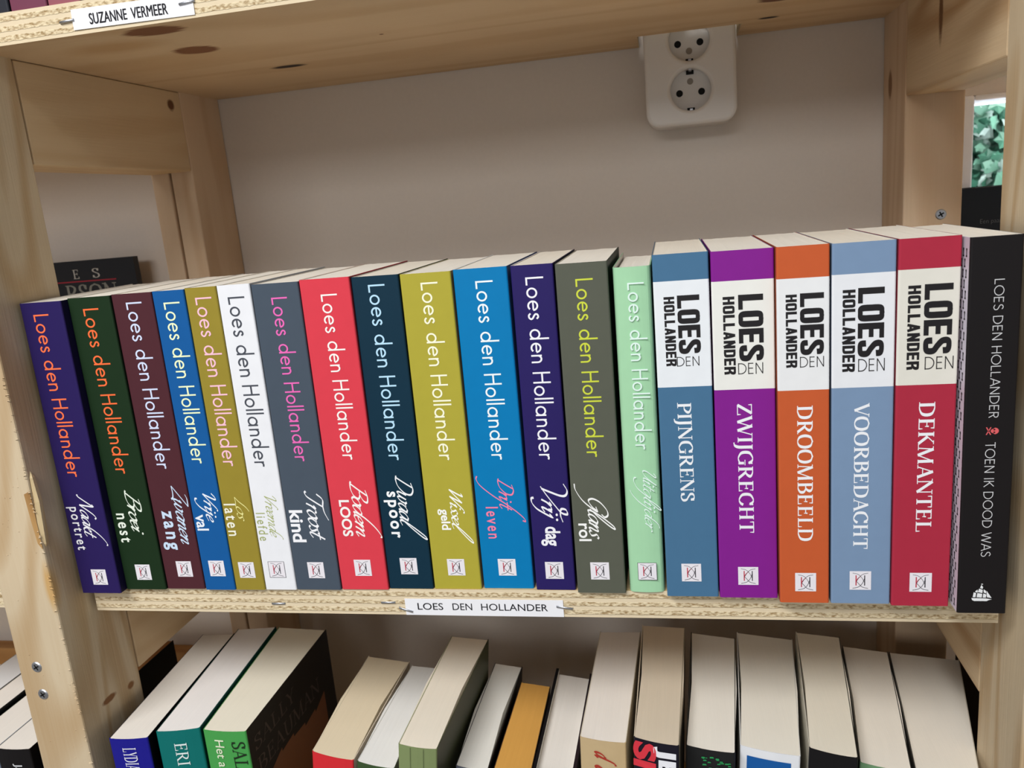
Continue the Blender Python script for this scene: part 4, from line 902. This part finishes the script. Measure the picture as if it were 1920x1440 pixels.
r, c, P, w, D = quad_book('tall cream paged book with olive spine standing above its neighbours', (-7.0, -2.4), (-4.45, -2.4), (-6.9, 10.8), (-3.95, 10.9), -9.6, 6, Hh(-9.9), (128, 142, 96), (150, 156, 120), (70, 74, 50), (236, 227, 210), G2, bow=-.2)
H = Hh(-9.9)
m = MB()
for xx in (.32, .66):
    a = [P(w*xx, -.14, H-z) for z in (0.02, 1, 2, 3)]; b_ = [P(w*xx+.03, -.14, H-z) for z in (0.02, 1, 2, 3)]
    m.add(a+b_, [(i, i+4, i+5, i+1) for i in range(3)])
m.build('spine_crease', flat('crease', (92, 104, 66), .6), c)
r, c, P, w, D = quad_book('white paged book with grey spine leaning beside the olive one', (-4.15, .0), (-1.95, .0), (-4.0, 12.4), (-1.75, 12.3), -12.9, 6, Hh(-13.2), (96, 100, 112), (60, 62, 66), (30, 30, 34), (236, 234, 226), G2, bow=-.25)
r, c, P, w, D = quad_book('book with amber coloured page edges leaning in the middle', (-1.75, .0), (.78, .2), (-1.6, 10.8), (.72, 10.7), -13.5, 6, Hh(-13.9), (150, 96, 40), (60, 40, 30), (80, 60, 40), (222, 166, 84), G2)
r, c, P, w, D = quad_book('black hardcover with white pages and proud covers leaning right', (1.05, -.2), (3.85, 0), (1.1, 12.0), (4.0, 11.8), -13.0, 6, Hh(-13.4), (24, 23, 26), (20, 19, 22), (40, 30, 34), (236, 231, 224), G2, name='hardcover_book', ct=.22, gap=.45)
r, c, P, w, D = quad_book('cream book with parchment spine and red letter', (4.4, -.1), (7.35, -.4), (4.7, 12.9), (7.85, 13.2), -10.2, 2, Hh(-10.35), (196, 172, 132), (210, 200, 180), (190, 180, 160), (236, 229, 220), G2)
H = Hh(-10.35)
on_spine(c, P, H, [(p, f) for p, f in script_text('d', 1.5)], 1.0, H-.75, .95, .6, 1, (170, 52, 40), 'title_lettering', w=w)
on_spine(c, P, H, [(p, f) for p, f in script_text('o', 1.5)], 1.0, H-1.75, .8, .6, 1, (170, 52, 40), 'title_lettering', w=w)
r, c, P, w, D = quad_book('thick book with black spine and bold red and white letters SN JE', (7.95, -1.6), (10.65, -2.1), (8.1, 11.8), (11.3, 11.8), -8.95, 2.5, Hh(-9.1), (26, 24, 36), (210, 196, 172), (150, 140, 120), (214, 200, 178), G2, bow=.15)
H = Hh(-9.1)
on_spine(c, P, H, plain_text('SN', .045), .06, H-.12, 3.2, 1.3, bounds(plain_text('H', .04))[3], (214, 52, 66), 'title_lettering', w=w)
on_spine(c, P, H, plain_text('JE', .04), 1.58, H-.2, 2.0, 1.0, bounds(plain_text('H', .04))[3], (236, 236, 242), 'author_lettering', w=w)
r, c, P, w, D = quad_book('white paged book with near black spine flecked green', (11.05, -.2), (14.0, -.6), (11.75, 13.4), (15.05, 12.9), -10.4, 2.5, Hh(-10.6), (32, 33, 34), (30, 30, 32), (36, 38, 38), (238, 233, 222), G2, bow=.15)
H = Hh(-10.6); m = MB()
for _ in range(46):
    x = random.uniform(1.0, 2.8); z = H-random.uniform(.4, 2.6); s = random.uniform(.02, .07)
    q = [P(x+a*s*2, -.03-.12*(1-(2*x/w-1)**2), z+b*s) for a, b in ((-1, -1), (1, -.4), (.6, 1), (-.8, .7))]; m.add(q, [(0, 1, 2, 3)])
m.build('green_flecks', flat('green_foil', (40, 150, 84), .35), c)
r, c, P, w, D = quad_book('white paged book with royal blue panel framed white on its spine', (14.35, .3), (17.85, -.3), (15.25, 13.9), (19.3, 13.3), -10.6, 2.5, Hh(-10.8), (230, 232, 236), (220, 220, 216), (210, 208, 200), (236, 231, 218), G2, bow=.15)
H = Hh(-10.8); m = MB()
n_ = 10; xs = [.42+(w-.95)*i/n_ for i in range(n_+1)]
m.add([P(x, -.02-.12*(1-(2*x/w-1)**2), H-.55) for x in xs]+[P(x, -.02-.12*(1-(2*x/w-1)**2), H-9) for x in xs], [(i, n_+1+i, n_+2+i, i+1) for i in range(n_)])
m.build('spine_panel', flat('royal_blue_print', (14, 88, 160), .4), c)
r, c, P, w, D = quad_book('white paged book with plain black spine on the lower shelf', (18.3, -.6), (20.95, -1.2), (19.5, 12.9), (22.55, 12.5), -9.9, 2.5, Hh(-10.1), (22, 21, 23), (190, 186, 172), (60, 58, 54), (230, 223, 206), G2, bow=.15)
r, c, P, w, D = quad_book('white paged book second from the lower shelf\'s right end', (21.3, .0), (24.1, -.5), (22.9, 13.3), (26.0, 12.8), -11.2, 2.5, Hh(-11.4), (110, 150, 110), (60, 60, 56), (70, 68, 64), (237, 230, 217), G2, bow=.15)
r, c, P, w, D = quad_book('wide white paged book at the lower shelf\'s right end', (24.55, .3), (28.0, -.1), (26.35, 13.9), (31.1, 13.4), -12.0, 2.5, Hh(-12.25), (150, 150, 148), (80, 78, 74), (200, 190, 170), (237, 230, 217), G2, bow=.05)
# upper shelf
G3 = 'books on the upper shelf'
zt = ZU+T
for (x0, x1, y, col, lb) in ((-28.9, -26.35, .2, (44, 46, 54), 'charcoal book at the left on the upper shelf, beside the plum one'), (-26.2, -23.75, .15, (116, 62, 82), 'plum coloured book on the upper shelf'),
                             (-23.7, -21.6, .2, (150, 88, 98), 'dusty rose book on the upper shelf above the paper label'), (-21.5, -19.4, .35, (110, 26, 30), 'dark red book on the upper shelf above the paper label')):
    quad_book(lb, (x0, y), (x1, y), (x0, y+12.5), (x1, y+12.5), zt+20.01, 0, 20.0, col, group=G3, bulge=.03)
# bays to the left and right
def face_out(label, x0, x1, y0, H, w, col, build):
    r = empty('paperback_book', (x0, y0, .02), label, 'book', 'books standing face out in the side bays')
    m = MB(); m.box(0, x1-x0, 0, .05, 0, H, 0).box(0, x1-x0, w-.05, w, 0, H, 0).box(x1-x0-.05, x1-x0, .05, w-.05, 0, H, 0)
    c = m.build('cover', flat('cover_print', col, .35), r); MB().box(.12, x1-x0-.08, .06, w-.06, .05, H-.06).build('page_block', pages('paper_pages', (224, 214, 196)), r)
    build(c, x1-x0, H)
def bld_left(c, w, H):
    m = MB()
    for s, xa, xb in (('E', 6.45, 7.1), ('S', 8.6, 9.4)):
        t = union(serif_text(s, .13, .055)); a, b, _, _ = bounds(t); put(m, t, lambda X, Y, k, a=a, b=b, xa=xa, xb=xb: (xa+(X-a)*(xb-xa)/(b-a), -.015-.0004*k, H-1.72+Y*.9))
    m.build('author_lettering', flat('cover_ink_silver', (176, 172, 166), .4), c)
    MB().box(1.2, 11.1, -.02, 0, H-2.05, H-1.93).build('red_rule', flat('rule_red', (150, 30, 44), .4), c)
    m = MB(); t = union(serif_text('RSON', .15, .06)); a, b, _, _ = bounds(t); put(m, t, lambda X, Y, k: (5.3+(X-a)*5.7/(b-a), -.015-.0004*k, H-4.05+Y*1.75))
    m.build('name_lettering', flat('cover_ink_pewter', (120, 118, 110), .4), c)
face_out('black face out book with red rule and silver letters in the left bay', -52.5, -39.2, 25.2, 21.6, .75, (22, 18, 20), bld_left)
def bld_right(c, w, H):
    m = MB(); t = plain_text('Een paar dagen', -.012); a, b, _, _ = bounds(t); k_ = 2.7/(b-a)
    put(m, t, lambda X, Y, k: (1.5+(X-a)*k_, -.015, H-2.75+Y*.5)); m.build('title_lettering', flat('cover_ink_grey', (112, 110, 110), .4), c)
face_out('black face out book before the window in the right bay', 33.55, 46.5, 24.2, 21.5, 2.4, (20, 19, 21), bld_right)
G4 = 'books in the lower left bay'
H = Hh(-12.6)
r, c, P, w, D = quad_book('black book with white letters JA left of the front post', (-39.2, -1.1), (-36.4, -1.0), (-39.2, 11.6), (-36.4, 11.7), -12.6, 0, H, (22, 20, 22), (22, 20, 22), (18, 16, 18), WHITE_P, G4)
on_spine(c, P, H, plain_text('JA', .01), 1.45, H-1.15, .95, .55, bounds(plain_text('H', .01))[3], (214, 216, 220), 'author_lettering', w=w)
quad_book('pale paged book with blue grey spine in the left bay beside the black one', (-42.4, -1.0), (-39.35, -1.0), (-42.4, 11.5), (-39.35, 11.5), -12.7, 0, Hh(-12.7), (140, 156, 176), (20, 20, 22), (150, 160, 176), WHITE_P, G4)
quad_book('pale paged book in the left bay, second left of the black one', (-45.0, -.6), (-42.7, -.6), (-45.0, 11.8), (-42.7, 11.8), -12.4, 0, Hh(-12.4), (210, 206, 196), None, (18, 18, 20), WHITE_P, G4)
quad_book('white paged book in the left bay, third left of the black one', (-48.2, -.6), (-45.1, -.6), (-48.2, 11.6), (-45.1, 11.6), -12.4, 0, Hh(-12.4), (200, 202, 206), None, None, (226, 226, 226), G4)
G5 = 'dark books added to black out the lower right gap'  # both books are invented so the gap under the brace reads black
quad_book('made-up dark brown book that darkens the gap just behind the right posts', (33.2, 3.4), (35.6, 3.4), (33.2, 20.5), (35.6, 20.5), -6.6, 0, Hh(-6.6), (36, 26, 22), (30, 22, 20), None, (120, 96, 70), G5)
quad_book('made-up black book that darkens the lower right bay beside the dark brown one', (35.8, 3.0), (38.8, 3.0), (35.8, 16.2), (38.8, 16.2), -6.2, 0, Hh(-6.2), (22, 20, 20), None, None, (120, 100, 80), G5)
quad_book('made-up book with brown pages and black cover filling the gap behind the left front post', (-36.2, .2), (-34.5, .2), (-36.2, 14.0), (-34.3, 14.0), -12.5, 0, Hh(-12.5), (30, 22, 20), (24, 18, 16), (14, 11, 10), (150, 104, 62), G4)  # invented book, its brown and black stand in for a board and dark gap
